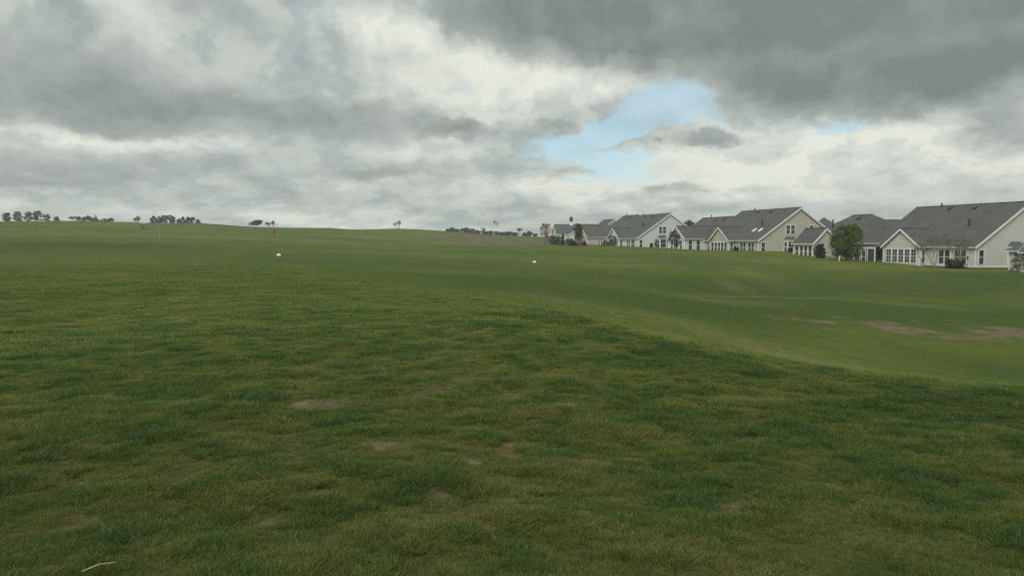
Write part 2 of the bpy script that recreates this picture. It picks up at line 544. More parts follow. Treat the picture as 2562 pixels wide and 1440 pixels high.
def bare_at(x, y):
    s = np.zeros_like(x)
    for px, py, Y, sx, sy, amt in BARE:
        if amt <= 0:
            continue
        c = ray(px, py, Y)
        d2 = ((x - c.x) / sx) ** 2 + ((y - c.y) / sy) ** 2
        s = s + amt * (1.25 if Y < 35 else 0.85) * np.exp(-d2)
    r = np.hypot(x, y)
    fine = fbm(x * 2.6, y * 2.6, 77, 4, 0.6)
    fine2 = fbm(x * 0.55, y * 0.55, 78, 4, 0.6)
    n = np.where(r < 30, fine, fine2)
    worn = sstep(fbm(x * 1.7, y * 1.5, 79, 4, 0.6), 0.60, 0.72) * (1 - sstep(r, 8, 16)) * 0.62
    return np.clip(s * (0.35 + 1.4 * n) + worn + 0.55 * crest_at(x, y), 0, 1.3)


def lush_at(x, y):
    """tall blue-green tussocks (1) against short yellowish turf (0)"""
    a = fbm(x * 3.2, y * 2.7, 41, 4, 0.6)
    b = fbm(x * 0.32, y * 0.32, 42, 2)
    return np.clip((a - 0.5) * 2.5 + (b - 0.5) * 0.7 + 0.48, 0, 1)


def turf_materials():
    m = bpy.data.materials.new('turf')
    m.use_nodes = True
    N = NT(m.node_tree)
    b = m.node_tree.nodes['Principled BSDF']
    b.inputs['Roughness'].default_value = 0.95
    b.inputs['Specular IOR Level'].default_value = 0.1

    def at(nm):
        a = N.new('ShaderNodeAttribute', attribute_name=nm)
        return a.outputs['Fac']
    co = N.new('ShaderNodeTexCoord').outputs['Object']
    xx, yy, zz = N.sep(co)
    flat = N.xyz(xx, yy, 0.0)
    n_big = N.noise(flat, 0.03, 5, 0.6)
    n_mid = N.noise(flat, 0.22, 5, 0.6)
    n_fine = N.noise(flat, 1.6, 6, 0.65)
    n_tiny = N.noise(flat, 14, 5, 0.7)
    # mown grass
    f = N.m('ADD', N.m('MULTIPLY', n_big, 0.42), N.m('ADD', N.m('MULTIPLY', n_mid, 0.3), N.m('MULTIPLY', n_fine, 0.28)))
    fair = N.ramp(f, [(0.38, (0.0489, 0.0898, 0.0143)), (0.46, (0.0712, 0.1065, 0.0163)), (0.53, (0.0980, 0.1257, 0.0204)), (0.61, (0.1425, 0.1548, 0.0340))])
    # rough: thatch between the blades, darkened for the shade down there
    g = N.m('ADD', N.m('MULTIPLY', n_mid, 0.45), N.m('ADD', N.m('MULTIPLY', n_fine, 0.35), N.m('MULTIPLY', n_tiny, 0.2)))
    rgh = N.ramp(g, [(0.36, (0.020, 0.032, 0.010)), (0.46, (0.032, 0.044, 0.013)), (0.56, (0.046, 0.056, 0.018)), (0.66, (0.075, 0.072, 0.030))])
    c = N.mix(at('rough'), fair, rgh)
    # coarse clumps on the banks, plus relief shade painted over the whole bank
    rank_shade = N.m('MULTIPLY', at('rank_shade'), N.step(N.m('ADD', N.m('MULTIPLY', n_mid, 0.5), N.m('MULTIPLY', n_fine, 0.5)), 0.42, 0.6))
    c = N.mix(N.m('MULTIPLY', N.m('ADD', N.m('MULTIPLY', rank_shade, 0.45), N.m('MULTIPLY', at('rank_shade'), 0.4)), 1.0), c, (0.032, 0.060, 0.017))
    c = N.mix(N.m('MULTIPLY', at('swale_shade'), 0.8), c, (0.042, 0.075, 0.015))
    c = N.mix(at('dry_lit'), c, N.ramp(n_fine, [(0.35, (0.115, 0.128, 0.030)), (0.65, (0.185, 0.178, 0.068))]))
    # far unmown field, straw coloured
    c = N.mix(at('field'), c, N.ramp(n_mid, [(0.35, (0.075, 0.085, 0.036)), (0.5, (0.12, 0.115, 0.06)), (0.65, (0.17, 0.135, 0.085))]))
    strk = N.noise(N.xyz(N.m('MULTIPLY', xx, 0.35), yy, 0.0), 1.1, 5, 0.65)
    earth = N.ramp(N.m('ADD', N.m('MULTIPLY', n_fine, 0.6), N.m('MULTIPLY', n_tiny, 0.4)), [(0.35, (0.0884, 0.0672, 0.0360)), (0.52, (0.1508, 0.1210, 0.0672)), (0.7, (0.2496, 0.2184, 0.1320))])
    bare = N.m('ADD', at('bare'), N.m('MULTIPLY', N.m('SUBTRACT', n_tiny, 0.5), 0.5))
    bare = N.m('ADD', bare, N.m('MULTIPLY', N.m('MULTIPLY', N.m('SUBTRACT', strk, 0.56), 3.6), N.step(yy, 20, 35)))
    bare = N.m('MULTIPLY', N.step(bare, 0.3, 1.0), N.step(at('bare'), 0.05, 0.2))
    c = N.mix(bare, c, earth)
    N.put(b.inputs['Base Color'], c)
    bump(N, b, N.m('ADD', n_tiny, N.m('MULTIPLY', n_fine, 1.5)), 0.6, 0.06)
    return m


def build_ground():
    # rings of growing radius, closer spokes towards the course in front of the viewer
    spokes = []
    a = -math.pi
    while a < math.pi - 1e-6:
        spokes.append(a)
        a += R(0.22) if abs(a) < R(40) else (R(0.8) if abs(a) < R(65) else R(3))
    spokes = np.array(spokes)
    rad = [0.6]
    while rad[-1] < 6000:
        k = 0.016 if rad[-1] < 12 else (0.014 if rad[-1] < 420 else 0.12)
        rad.append(rad[-1] * (1 + k))
    rad = np.array(rad)
    A, Rr = np.meshgrid(spokes, rad)
    X, Y = (np.sin(A) * Rr).ravel(), (np.cos(A) * Rr).ravel()
    Z = land(X, Y)
    ns, nr = len(spokes), len(rad)
    verts = np.stack([X, Y, Z], 1)
    verts = np.concatenate([verts, [[0, 0, float(Z[:ns].mean())]]])
    i = np.arange(nr - 1)[:, None] * ns
    j = np.arange(ns)[None, :]
    j2 = (j + 1) % ns
    quads = np.stack([i + j, i + ns + j, i + ns + j2, i + j2], -1).reshape(-1, 4)
    tri = [(len(verts) - 1, k, (k + 1) % ns) for k in range(ns)]
    me = bpy.data.meshes.new('ground')
    nq, nt = len(quads), len(tri)
    me.vertices.add(len(verts))
    me.vertices.foreach_set('co', verts.ravel())
    me.loops.add(nq * 4 + nt * 3)
    me.loops.foreach_set('vertex_index', np.concatenate([quads.ravel(), np.array(tri).ravel()]).astype(np.int32))
    me.polygons.add(nq + nt)
    me.polygons.foreach_set('loop_start', np.concatenate([np.arange(nq) * 4, nq * 4 + np.arange(nt) * 3]).astype(np.int32))
    me.polygons.foreach_set('use_smooth', np.ones(nq + nt, dtype=bool))
    me.update(calc_edges=True)
    me.validate()
    vx, vy = verts[:, 0], verts[:, 1]
    r = np.hypot(vx, vy)
    rough = rough_at(vx, vy) * (1 - 0.85 * sstep(r, 7, 24))
    bare = bare_at(vx, vy)
    rank_shade = np.zeros_like(vx)
    for px, py, Y0, sx, sy, amt in ((2400, 712, 80, 12, 8, 1.0), (2150, 722, 74, 11, 7, 1.1), (1920, 722, 72, 8, 6, 1.1), (1780, 722, 64, 6, 4, 0.6), (2480, 690, 90, 9, 7, 0.8), (120, 625, 110, 22, 22, 0.6), (2300, 680, 95, 16, 6, 0.4)):
        c = ray(px, py, Y0)
        rank_shade += amt * np.exp(-(((vx - c.x) / sx) ** 2 + ((vy - c.y) / sy) ** 2))
    swale_shade = np.zeros_like(vx)  # relief shade of the hollows, painted as darker green turf
    for px, py, Y0, sx, sy, amt in ((1281, 712, 46, 7, 8, 0.7), (1440, 730, 43, 6, 8, 0.9), (1620, 755, 42, 6, 6, 0.9), (1850, 775, 48, 7, 5, 0.9), (2060, 785, 49, 8, 5, 0.9), (2280, 785, 52, 8, 5, 0.9), (2500, 778, 56, 9, 6, 0.8),
                                    (2480, 905, 34, 5, 4, 0.8), (1600, 700, 64, 12, 9, 0.6), (1150, 690, 52, 9, 9, 0.6), (1000, 660, 82, 14, 16, 0.5), (800, 640, 105, 16, 16, 0.35), (1500, 640, 128, 14, 10, 0.4), (1800, 660, 108, 10, 8, 0.4),
                                    (1100, 625, 145, 16, 12, 0.35), (400, 640, 85, 18, 14, 0.4), (80, 610, 120, 26, 22, 0.75), (330, 612, 122, 14, 12, 0.5)):
        c = ray(px, py, Y0)
        swale_shade += amt * np.exp(-(((vx - c.x) / sx) ** 2 + ((vy - c.y) / sy) ** 2))
    swale_shade = np.clip(swale_shade * (0.55 + 0.9 * fbm(vx * 0.2, vy * 0.2, 95, 3)), 0, 1)
    dry_lit = np.zeros_like(vx)  # dry streaks, and the bank lip's lighter top painted in as relief
    for px, py, Y0, sx, sy, amt in ((1990, 744, 56, 7, 2.0, 0.9), (1750, 742, 50, 5, 2.0, 0.55), (2230, 752, 58, 5, 2.0, 0.6), (1880, 690, 86, 2.0, 9, 0.55), (1830, 715, 74, 1.2, 4, 0.5), (1600, 785, 33, 4, 2.2, 0.4), (1750, 815, 32, 4, 2.6, 0.42), (1880, 855, 29, 4, 2.2, 0.45), (2000, 890, 27.5, 4, 1.8, 0.42), (2250, 925, 28, 5, 1.6, 0.35), (1400, 752, 36, 3, 3, 0.4),
                                    (2120, 915, 26.5, 3, 1.4, 0.4), (560, 598, 185, 30, 6, 0.5), (760, 598, 200, 30, 6, 0.5), (950, 592, 265, 40, 10, 0.5), (1120, 600, 235, 14, 10, 0.5), (1060, 588, 300, 16, 16, 0.6), (960, 622, 155, 9, 7, 0.35),
                                    (1480, 650, 115, 10, 8, 0.3), (1900, 650, 120, 9, 8, 0.3), (300, 585, 190, 40, 10, 0.4)):
        c = ray(px, py, Y0)
        dry_lit += amt * np.exp(-(((vx - c.x) / sx) ** 2 + ((vy - c.y) / sy) ** 2))
    dry_lit *= 0.4 + 1.1 * fbm(vx * 0.12, vy * 0.12, 91, 3)
    dry_lit += 1.1 * crest_at(vx, vy)
    field = np.zeros_like(vx)
    for px, py, Y0, sx, sy, amt in ((1330, 605, 262, 26, 45, 1.0), (1200, 601, 290, 18, 40, 0.6)):
        c = ray(px, py, Y0)
        field += amt * np.exp(-(((vx - c.x) / sx) ** 4 + ((vy - c.y) / sy) ** 4))
    # short yellowish spots inside the rough
    lush = lush_at(vx, vy)
    dry_lit = np.clip(dry_lit + rough * (1 - sstep(r, 15, 45)) * sstep(0.32 - lush, 0, 0.3) * 0.18, 0, 1)
    for nm, v in (('rough', rough), ('bare', bare), ('rank_shade', np.clip(rank_shade, 0, 1)), ('swale_shade', swale_shade), ('dry_lit', dry_lit), ('field', np.clip(field, 0, 1))):
        at = me.attributes.new(nm, 'FLOAT', 'POINT')
        at.data.foreach_set('value', v.astype(np.float32))
    me.materials.append(turf_materials())
    o = bpy.data.objects.new('ground', me)
    COL.objects.link(o)
    tag(o, 'rolling mown golf course turf with bare brown earth patches', 'ground', kind='structure')
    return o


GROUND = build_ground()


# ------------------------------------------------------------------ blades of the rough
def blade_material():
    m = bpy.data.materials.new('grass_blade')
    m.use_nodes = True
    N = NT(m.node_tree)
    t = m.node_tree
    t.nodes.clear()

    def inst(nm):
        return N.new('ShaderNodeAttribute', attribute_name=nm, attribute_type='INSTANCER').outputs['Fac']
    hue = inst('hue')
    rnd = inst('rnd')
    bl = N.new('ShaderNodeAttribute', attribute_name='tint').outputs['Fac']
    v = N.m('ADD', hue, N.m('MULTIPLY', N.m('SUBTRACT', bl, 0.5), 0.5))
    v = N.m('ADD', v, N.m('MULTIPLY', N.m('SUBTRACT', rnd, 0.5), 0.22))
    c = N.ramp(v, [(0.0, (0.2136, 0.2157, 0.0578)), (0.22, (0.1532, 0.1908, 0.0357)), (0.5, (0.0955, 0.1542, 0.0284)), (0.75, (0.0628, 0.1307, 0.0305)), (1.0, (0.0479, 0.1124, 0.0336))])
    c = N.mix(N.step(bl, 0.955, 0.985), c, (0.30, 0.25, 0.13))
    c = N.vm('SCALE', c, scale=inst('near_shade'))      # painted light: blades shaded by the viewer, brighter farther out
    dif = N.new('ShaderNodeBsdfDiffuse')
    N.put(dif.inputs[0], c)
    tr = N.new('ShaderNodeBsdfTranslucent')
    N.put(tr.inputs[0], N.mix(0.5, c, (0.12, 0.16, 0.03)))
    gl = N.new('ShaderNodeBsdfGlossy')
    gl.inputs['Roughness'].default_value = 0.45
    N.put(gl.inputs[0], (0.55, 0.62, 0.6))
    a = N.new('ShaderNodeMixShader')
    a.inputs[0].default_value = 0.40
    t.links.new(dif.outputs[0], a.inputs[1])
    t.links.new(tr.outputs[0], a.inputs[2])
    b2 = N.new('ShaderNodeMixShader')
    b2.inputs[0].default_value = 0.035
    t.links.new(a.outputs[0], b2.inputs[1])
    t.links.new(gl.outputs[0], b2.inputs[2])
    out = N.new('ShaderNodeOutputMaterial')
    t.links.new(b2.outputs[0], out.inputs[0])
    return m


def tuft_mesh(name, rng, n, spread, length, width, lean, wind, mat):
    vs, fs, tint = [], [], []
    for k in range(n):
        rr = spread * math.sqrt(rng.random())
        th = rng.random() * 6.283
        bx, by = rr * math.cos(th), rr * math.sin(th)
        L = length * (0.45 + 0.75 * rng.random())
        la = math.atan2(by, bx) + (rng.random() - 0.5) * 3.4
        ln = lean * (0.35 + 1.0 * rng.random())
        dx, dy = math.cos(la) * ln + wind[0], math.sin(la) * ln + wind[1]
        w = width * (0.7 + 0.6 * rng.random())
        sa = rng.random() * 6.283
        sx, sy = math.cos(sa) * w / 2, math.sin(sa) * w / 2
        b0 = len(vs)
        tt = rng.random()
        for i, s in enumerate((0.0, 0.45, 0.8)):
            cx, cy = bx + dx * L * s ** 1.7, by + dy * L * s ** 1.7
            cz = L * (s - 0.30 * s * s * min(1.6, math.hypot(dx, dy)))
            k2 = (1.0, 0.85, 0.55)[i]
            vs += [(cx - sx * k2, cy - sy * k2, cz - 0.004), (cx + sx * k2, cy + sy * k2, cz - 0.004)]
        s = 1.0
        vs.append((bx + dx * L, by + dy * L, L * (1 - 0.30 * min(1.6, math.hypot(dx, dy))) - 0.004))
        fs += [(b0, b0 + 1, b0 + 3, b0 + 2), (b0 + 2, b0 + 3, b0 + 5, b0 + 4), (b0 + 4, b0 + 5, b0 + 6)]
        tint += [tt] * 3
    me = bpy.data.meshes.new(name)
    me.from_pydata(vs, [], fs)
    at = me.attributes.new('tint', 'FLOAT', 'FACE')
    at.data.foreach_set('value', np.array(tint, dtype=np.float32))
    me.materials.append(mat)
    return bpy.data.objects.new(name, me)


def build_grass():
    rng = random.Random(5)
    nr = np.random.default_rng(11)
    mat = blade_material()
    kinds = bpy.data.collections.new('grass_tufts')      # never linked to the scene: only a source of shapes
    #         near short, near long, mid, far
    for k in range(4):
        kinds.objects.link(tuft_mesh('tuft_a%d' % k, rng, 75, 0.09, 0.042, 0.0032, 0.95, (0.25, 0.05), mat))
    for k in range(4):
        kinds.objects.link(tuft_mesh('tuft_b%d' % k, rng, 75, 0.07, 0.064, 0.0034, 0.85, (0.4, 0.05), mat))
    for k in range(4):
        kinds.objects.link(tuft_mesh('tuft_c%d' % k, rng, 90, 0.18, 0.045, 0.0065, 0.95, (0.3, 0.05), mat))
    for k in range(3):
        kinds.objects.link(tuft_mesh('tuft_d%d' % k, rng, 110, 0.45, 0.045, 0.014, 0.8, (0.3, 0.05), mat))
    order = sorted(o.name for o in kinds.objects)
    P, V, S, H = [], [], [], []

    def mown(r0, r1, half_deg, dens, kind, size):
        n = int(R(2 * half_deg) / 2 * (r1 * r1 - r0 * r0) * dens)
        r = np.sqrt(nr.random(n) * (r1 * r1 - r0 * r0) + r0 * r0)
        a = (nr.random(n) * 2 - 1) * R(half_deg)
        x, y = np.sin(a) * r, np.cos(a) * r
        patch = fbm(x * 0.35, y * 0.35, 65, 3)
        keep = nr.random(n) < (1 - rough_at(x, y)) * np.clip(1.1 - bare_at(x, y), 0.1, 1) * (1 - sstep(r, 26, r1)) * sstep(patch, 0.25, 0.6)
        x, y, patch = x[keep], y[keep], patch[keep]
        P.append(np.stack([x, y, land(x, y)], 1)); V.append(kind[0] + nr.integers(0, kind[1], len(x)))
        S.append(size * (0.7 + 0.6 * nr.random(len(x)))); H.append(np.clip(0.12 + 0.5 * patch + 0.2 * (nr.random(len(x)) - 0.5), 0, 1))

    def zone(r0, r1, half_deg, dens, short, lng, size, thin, fade=False):
        area = R(2 * half_deg) / 2 * (r1 * r1 - r0 * r0)
        n = int(area * dens)
        r = np.sqrt(nr.random(n) * (r1 * r1 - r0 * r0) + r0 * r0)
        a = (nr.random(n) * 2 - 1) * R(half_deg)
        x, y = np.sin(a) * r, np.cos(a) * r
        lush, bare, rough = lush_at(x, y), bare_at(x, y), rough_at(x, y)
        keep = nr.random(n) < rough * np.clip(1.2 - 1.15 * bare, 0.22, 1) * (thin + (1 - thin) * sstep(lush, 0.05, 0.5))
        if fade:
            keep &= nr.random(n) < 1 - sstep(r, 30, 75)
        x, y, lush, r = x[keep], y[keep], lush[keep], r[keep]
        z = land(x, y)
        use_long = nr.random(len(x)) < sstep(lush, 0.35, 0.8)
        var = np.where(use_long, lng[0] + nr.integers(0, lng[1], len(x)), short[0] + nr.integers(0, short[1], len(x)))
        sc = size * (0.66 + 0.6 * lush) * (0.75 + 0.5 * nr.random(len(x)))
        wide = fbm(x * 0.45, y * 0.45, 61, 2)
        fine = fbm(x * 3.4, y * 3.4, 62, 3)
        hue = np.clip(0.26 + 0.32 * lush + (wide - 0.5) * 0.35 + (fine - 0.5) * 0.98
                      + 0.22 * rim_at(x, y) - 0.75 * crest_at(x, y) - 0.30 * sstep(fbm(x * 1.2, y * 1.2, 66, 3), 0.56, 0.70), 0, 1)
        P.append(np.stack([x, y, z], 1)); V.append(var); S.append(sc); H.append(hue)

    zone(0.4, 6.5, 110, 760, (0, 4), (4, 4), 0.66, 0.9)
    zone(6.5, 13.0, 72, 400, (0, 4), (4, 4), 0.78, 0.9)
    zone(13.0, 28.0, 62, 70, (8, 4), (8, 4), 0.85, 0.95)
    zone(28.0, 85.0, 56, 6.5, (12, 3), (12, 3), 1.0, 0.95, fade=True)
    mown(9.0, 26.0, 62, 22, (8, 4), 0.62)
    mown(20.0, 75.0, 56, 5.0, (12, 3), 0.6)
    P, V, S, H = np.concatenate(P), np.concatenate(V), np.concatenate(S), np.concatenate(H)
    me = bpy.data.meshes.new('grass')
    me.vertices.add(len(P))
    me.vertices.foreach_set('co', P.astype(np.float32).ravel())
    rr_ = np.hypot(P[:, 0], P[:, 1])
    near_sh = 0.96 + 0.40 * sstep(rr_ + 5 * (fbm(P[:, 0] * 0.25, P[:, 1] * 0.25, 71, 3) - 0.5), 5.5, 14)  # shade near the viewer painted as a brightness factor growing with distance
    near_sh *= 1 - 0.13 * rim_at(P[:, 0], P[:, 1])
    for nm, typ, val in (('near_shade', 'FLOAT', near_sh.astype(np.float32)), ('variant', 'INT', V.astype(np.int32)), ('size', 'FLOAT', S.astype(np.float32)), ('hue', 'FLOAT', H.astype(np.float32)),
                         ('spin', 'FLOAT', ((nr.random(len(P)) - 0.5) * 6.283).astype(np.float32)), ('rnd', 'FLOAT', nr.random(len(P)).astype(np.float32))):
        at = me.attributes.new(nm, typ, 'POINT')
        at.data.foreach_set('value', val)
    o = bpy.data.objects.new('grass', me)
    COL.objects.link(o)
    g = bpy.data.node_groups.new('grass_tufts', 'GeometryNodeTree')
    g.interface.new_socket('Geometry', in_out='INPUT', socket_type='NodeSocketGeometry')
    g.interface.new_socket('Geometry', in_out='OUTPUT', socket_type='NodeSocketGeometry')
    gi, go = g.nodes.new('NodeGroupInput'), g.nodes.new('NodeGroupOutput')
    ci = g.nodes.new('GeometryNodeCollectionInfo')
    ci.inputs['Collection'].default_value = kinds
    ci.inputs['Separate Children'].default_value = True
    ci.inputs['Reset Children'].default_value = True
    ip = g.nodes.new('GeometryNodeInstanceOnPoints')

    def named(nm, typ):
        n = g.nodes.new('GeometryNodeInputNamedAttribute')
        n.data_type = typ
        n.inputs[0].default_value = nm
        return n.outputs[0]
    cx = g.nodes.new('ShaderNodeCombineXYZ')
    g.links.new(named('spin', 'FLOAT'), cx.inputs[2])
    g.links.new(gi.outputs[0], ip.inputs['Points'])
    g.links.new(ci.outputs[0], ip.inputs['Instance'])
    ip.inputs['Pick Instance'].default_value = True
    g.links.new(named('variant', 'INT'), ip.inputs['Instance Index'])
    g.links.new(cx.outputs[0], ip.inputs['Rotation'])
    cs = g.nodes.new('ShaderNodeCombineXYZ')
    sz = named('size', 'FLOAT')
    for k in range(3):
        g.links.new(sz, cs.inputs[k])
    g.links.new(cs.outputs[0], ip.inputs['Scale'])
    g.links.new(ip.outputs[0], go.inputs[0])
    md = o.modifiers.new('tufts', 'NODES')
    md.node_group = g
    me.materials.append(mat)
    tag(o, 'rough uneven tussocky grass covering the near mound', 'grass', kind='stuff')
    print('tufts', len(P))
    return o


build_grass()
# ------------------------------------------------------------------ houses beside the course
def siding(name, base):
    m, N, b = principled(name, base, 0.65, 0.25)
    co = N.new('ShaderNodeTexCoord').outputs['Object']
    x, y, z = N.sep(co)
    lap = N.m('FRACT', N.m('MULTIPLY', z, 1 / 0.155))
    n = N.noise(N.xyz(N.m('MULTIPLY', x, 0.6), N.m('MULTIPLY', y, 0.6), N.m('MULTIPLY', z, 2.5)), 1.3, 5, 0.6)
    c = N.ramp(n, [(0.3, [k * 0.93 for k in base]), (0.7, [min(1, k * 1.05) for k in base])])
    c = N.mix(N.m('MULTIPLY', N.step(lap, 0.0, 0.10, 1, 0), 0.35), c, [k * 0.55 for k in base])  # shadow line under each lap, painted into the colour
    N.put(b.inputs['Base Color'], c)
    bump(N, b, N.m('SUBTRACT', 1.0, lap), 0.5, 0.02)
    return m


def shingle(name, base):
    m, N, b = principled(name, base, 0.9, 0.15)
    co = N.new('ShaderNodeTexCoord').outputs['Object']
    x, y, z = N.sep(co)
    row = N.m('FLOOR', N.m('MULTIPLY', z, 1 / 0.09))
    tab = N.noise(N.xyz(N.m('MULTIPLY', x, 3.2), N.m('MULTIPLY', y, 3.2), N.m('MULTIPLY', row, 1.7)), 1.0, 2, 0.5)
    big = N.noise(co, 0.35, 5, 0.6)
    f = N.m('ADD', N.m('MULTIPLY', tab, 0.55), N.m('MULTIPLY', big, 0.45))
    N.put(b.inputs['Base Color'], N.ramp(f, [(0.32, [k * 0.74 for k in base]), (0.5, base), (0.68, [k * 1.26 for k in base])]))
    bump(N, b, N.m('ADD', N.m('FRACT', N.m('MULTIPLY', z, -1 / 0.09)), tab), 0.5, 0.02)
    return m


def glass():
    m, N, b = principled('window_glass', (0.035, 0.042, 0.042), 0.12, 0.5)
    co = N.new('ShaderNodeTexCoord').outputs['Object']
    n = N.noise(co, 0.9, 3, 0.5)
    N.put(b.inputs['Base Color'], N.ramp(n, [(0.35, (0.022, 0.028, 0.028)), (0.65, (0.075, 0.083, 0.08))]))
    return m


MT = {
    'tan': siding('siding_tan', (0.455, 0.438, 0.378)), 'cream': siding('siding_cream', (0.55, 0.55, 0.50)), 'white': siding('siding_white', (0.60, 0.62, 0.615)),
    'trim': plain('trim_paint', (0.76, 0.78, 0.76), 0.6, 0.06), 'roof': shingle('shingle_grey', (0.094, 0.096, 0.091)), 'roof_blue': shingle('shingle_slate', (0.088, 0.098, 0.10)),
    'roof_green': shingle('shingle_green_grey', (0.082, 0.104, 0.098)), 'roof_brown': shingle('shingle_weathered', (0.10, 0.095, 0.09)),
    'glass': glass(), 'dark': plain('dark_metal', (0.035, 0.035, 0.036), 0.5, 0.2), 'found': plain('concrete', (0.28, 0.27, 0.25), 0.9, 0.15),
    'screen': plain('insect_screen', (0.055, 0.055, 0.052), 0.85, 0.2), 'skylight': plain('skylight_dome', (0.78, 0.80, 0.80), 0.25, 0.05, 3, 0.5),
}
TH = math.atan2(0.27, 0.963)
SHAPES = {}


def shared(key, make, mat):
    """one mesh for all alike pieces"""
    if key not in SHAPES:
        mb = make()
        me = bpy.data.meshes.new(key[0])
        me.from_pydata(mb.v, [], mb.f)
        me.materials.append(mat)
        SHAPES[key] = me
    return SHAPES[key]


def piece(name, me, parent, loc=(0, 0, 0), rz=0.0):
    o = bpy.data.objects.new(name, me)
    COL.objects.link(o)
    o.parent = parent
    o.location = loc
    o.rotation_euler = (0, 0, rz)
    return o


def window(house, p, facing, w, h, sash=True, cols=1, rows=2, name='window'):
    """p: middle of the sill on the wall plane; facing 'v' (towards -v) or 'u' (towards -u). Frame mesh with a pane under it"""
    w, h = round(w, 2), round(h, 2)

    def frame():
        b = MB()
        t, d = 0.11, 0.055
        b.box((-w / 2 - t, -d, -t), (w / 2 + t, 0.0, 0)).box((-w / 2 - t, -d, h), (w / 2 + t, 0.0, h + t * 1.3))
        b.box((-w / 2 - t, -d, 0), (-w / 2, 0, h)).box((w / 2, -d, 0), (w / 2 + t, 0, h))
        if sash:
            b.box((-w / 2, -0.035, h / 2 - 0.03), (w / 2, 0, h / 2 + 0.03))
        for k in range(1, cols):
            x = -w / 2 + w * k / cols
            b.box((x - 0.02, -0.03, 0), (x + 0.02, 0, h))
        for k in range(1, rows):
            if sash and abs(k / rows - 0.5) < 0.01:
                continue
            z = h * k / rows
            b.box((-w / 2, -0.027, z - 0.016), (w / 2, 0, z + 0.016))
        return b

    fr = piece(name, shared((name, w, h, sash, cols, rows), frame, MT['trim']), house, p, 0 if facing == 'v' else R(-90))

    def pane():
        return MB().box((-w / 2, -0.014, 0.0), (w / 2, 0.006, h))
    piece('pane', shared(('pane', w, h), pane, MT['glass']), fr)
    return fr


def gable(house, along, a0, a1, b0, b1, ze, rise, wall, roof, base=-1.6, ridge=None, prefix='', ends=(True, True), over=0.32, split=None):
    """gabled volume. along='v': ridge runs along v, a = v range and b = u range; along='u': the other way round"""
    mp = (lambda a, b, z: (b, a, z)) if along == 'v' else (lambda a, b, z: (a, b, z))
    bm_ = (b0 + b1) / 2 if ridge is None else ridge
    zr = ze + rise
    pl = rise / (bm_ - b0)
    z1 = zr - pl * (b1 - bm_)
    W = MB()
    sec = [(b0, base), (b1, base), (b1, z1), (bm_, zr - 0.02), (b0, ze)]
    vs = [mp(a0, b, z) for b, z in sec] + [mp(a1, b, z) for b, z in sec]
    fs = [(0, 1, 2, 3, 4), (9, 8, 7, 6, 5)] + [(i, 5 + i, 5 + (i + 1) % 5, (i + 1) % 5) for i in (0, 1, 4)]
    W.add(vs, fs)
    W.build(prefix + 'wall', MT[wall], house)
    Rf = MB()
    lift, th, rk = 0.14, 0.13, 0.28
    for s, be, zz in ((-1, b0 - over, ze - over * pl), (1, b1 + over, z1 - over * pl)):
        q = [mp(a0 - rk, be, zz + lift), mp(a1 + rk, be, zz + lift), mp(a1 + rk, bm_, zr + lift), mp(a0 - rk, bm_, zr + lift)]
        n = (Vector(q[1]) - Vector(q[0])).cross(Vector(q[3]) - Vector(q[0]))
        if n.z < 0:
            n = -n
        Rf.slab(q, th, n)
    rf = Rf.build(prefix + 'roof', MT[roof], house)
    cap = MB().beam(mp(a0 - rk, bm_, zr + lift + 0.02), mp(a1 + rk, bm_, zr + lift + 0.02), 0.26, 0.09)
    cap.build('ridge_cap', MT[roof], rf)
    for k, a in enumerate((a0 - rk - 0.025, a1 + rk + 0.025)):
        if ends[k]:
            for be, zz in ((b0 - over, ze - over * pl), (b1 + over, z1 - over * pl)):
                MB().beam(mp(a, be, zz + lift - 0.20), mp(a, bm_, zr + lift - 0.20), 0.05, 0.28).build('rake_board', MT['trim'], house)
    MB().beam(mp(a0 - rk, b0 - over - 0.05, ze - over * pl + lift - 0.11), mp(a1 + rk, b0 - over - 0.05, ze - over * pl + lift - 0.11), 0.11, 0.13).build('gutter', MT['trim'], house)
    for b in (b0, b1):
        for k, a in enumerate((a0, a1)):
            if ends[k]:
                x, y, _ = mp(a, b, 0)
                MB().box((x - 0.07, y - 0.07, -0.2), (x + 0.07, y + 0.07, (ze if b == b0 else z1) - 0.12)).build('corner_board', MT['trim'], house)
    return rf


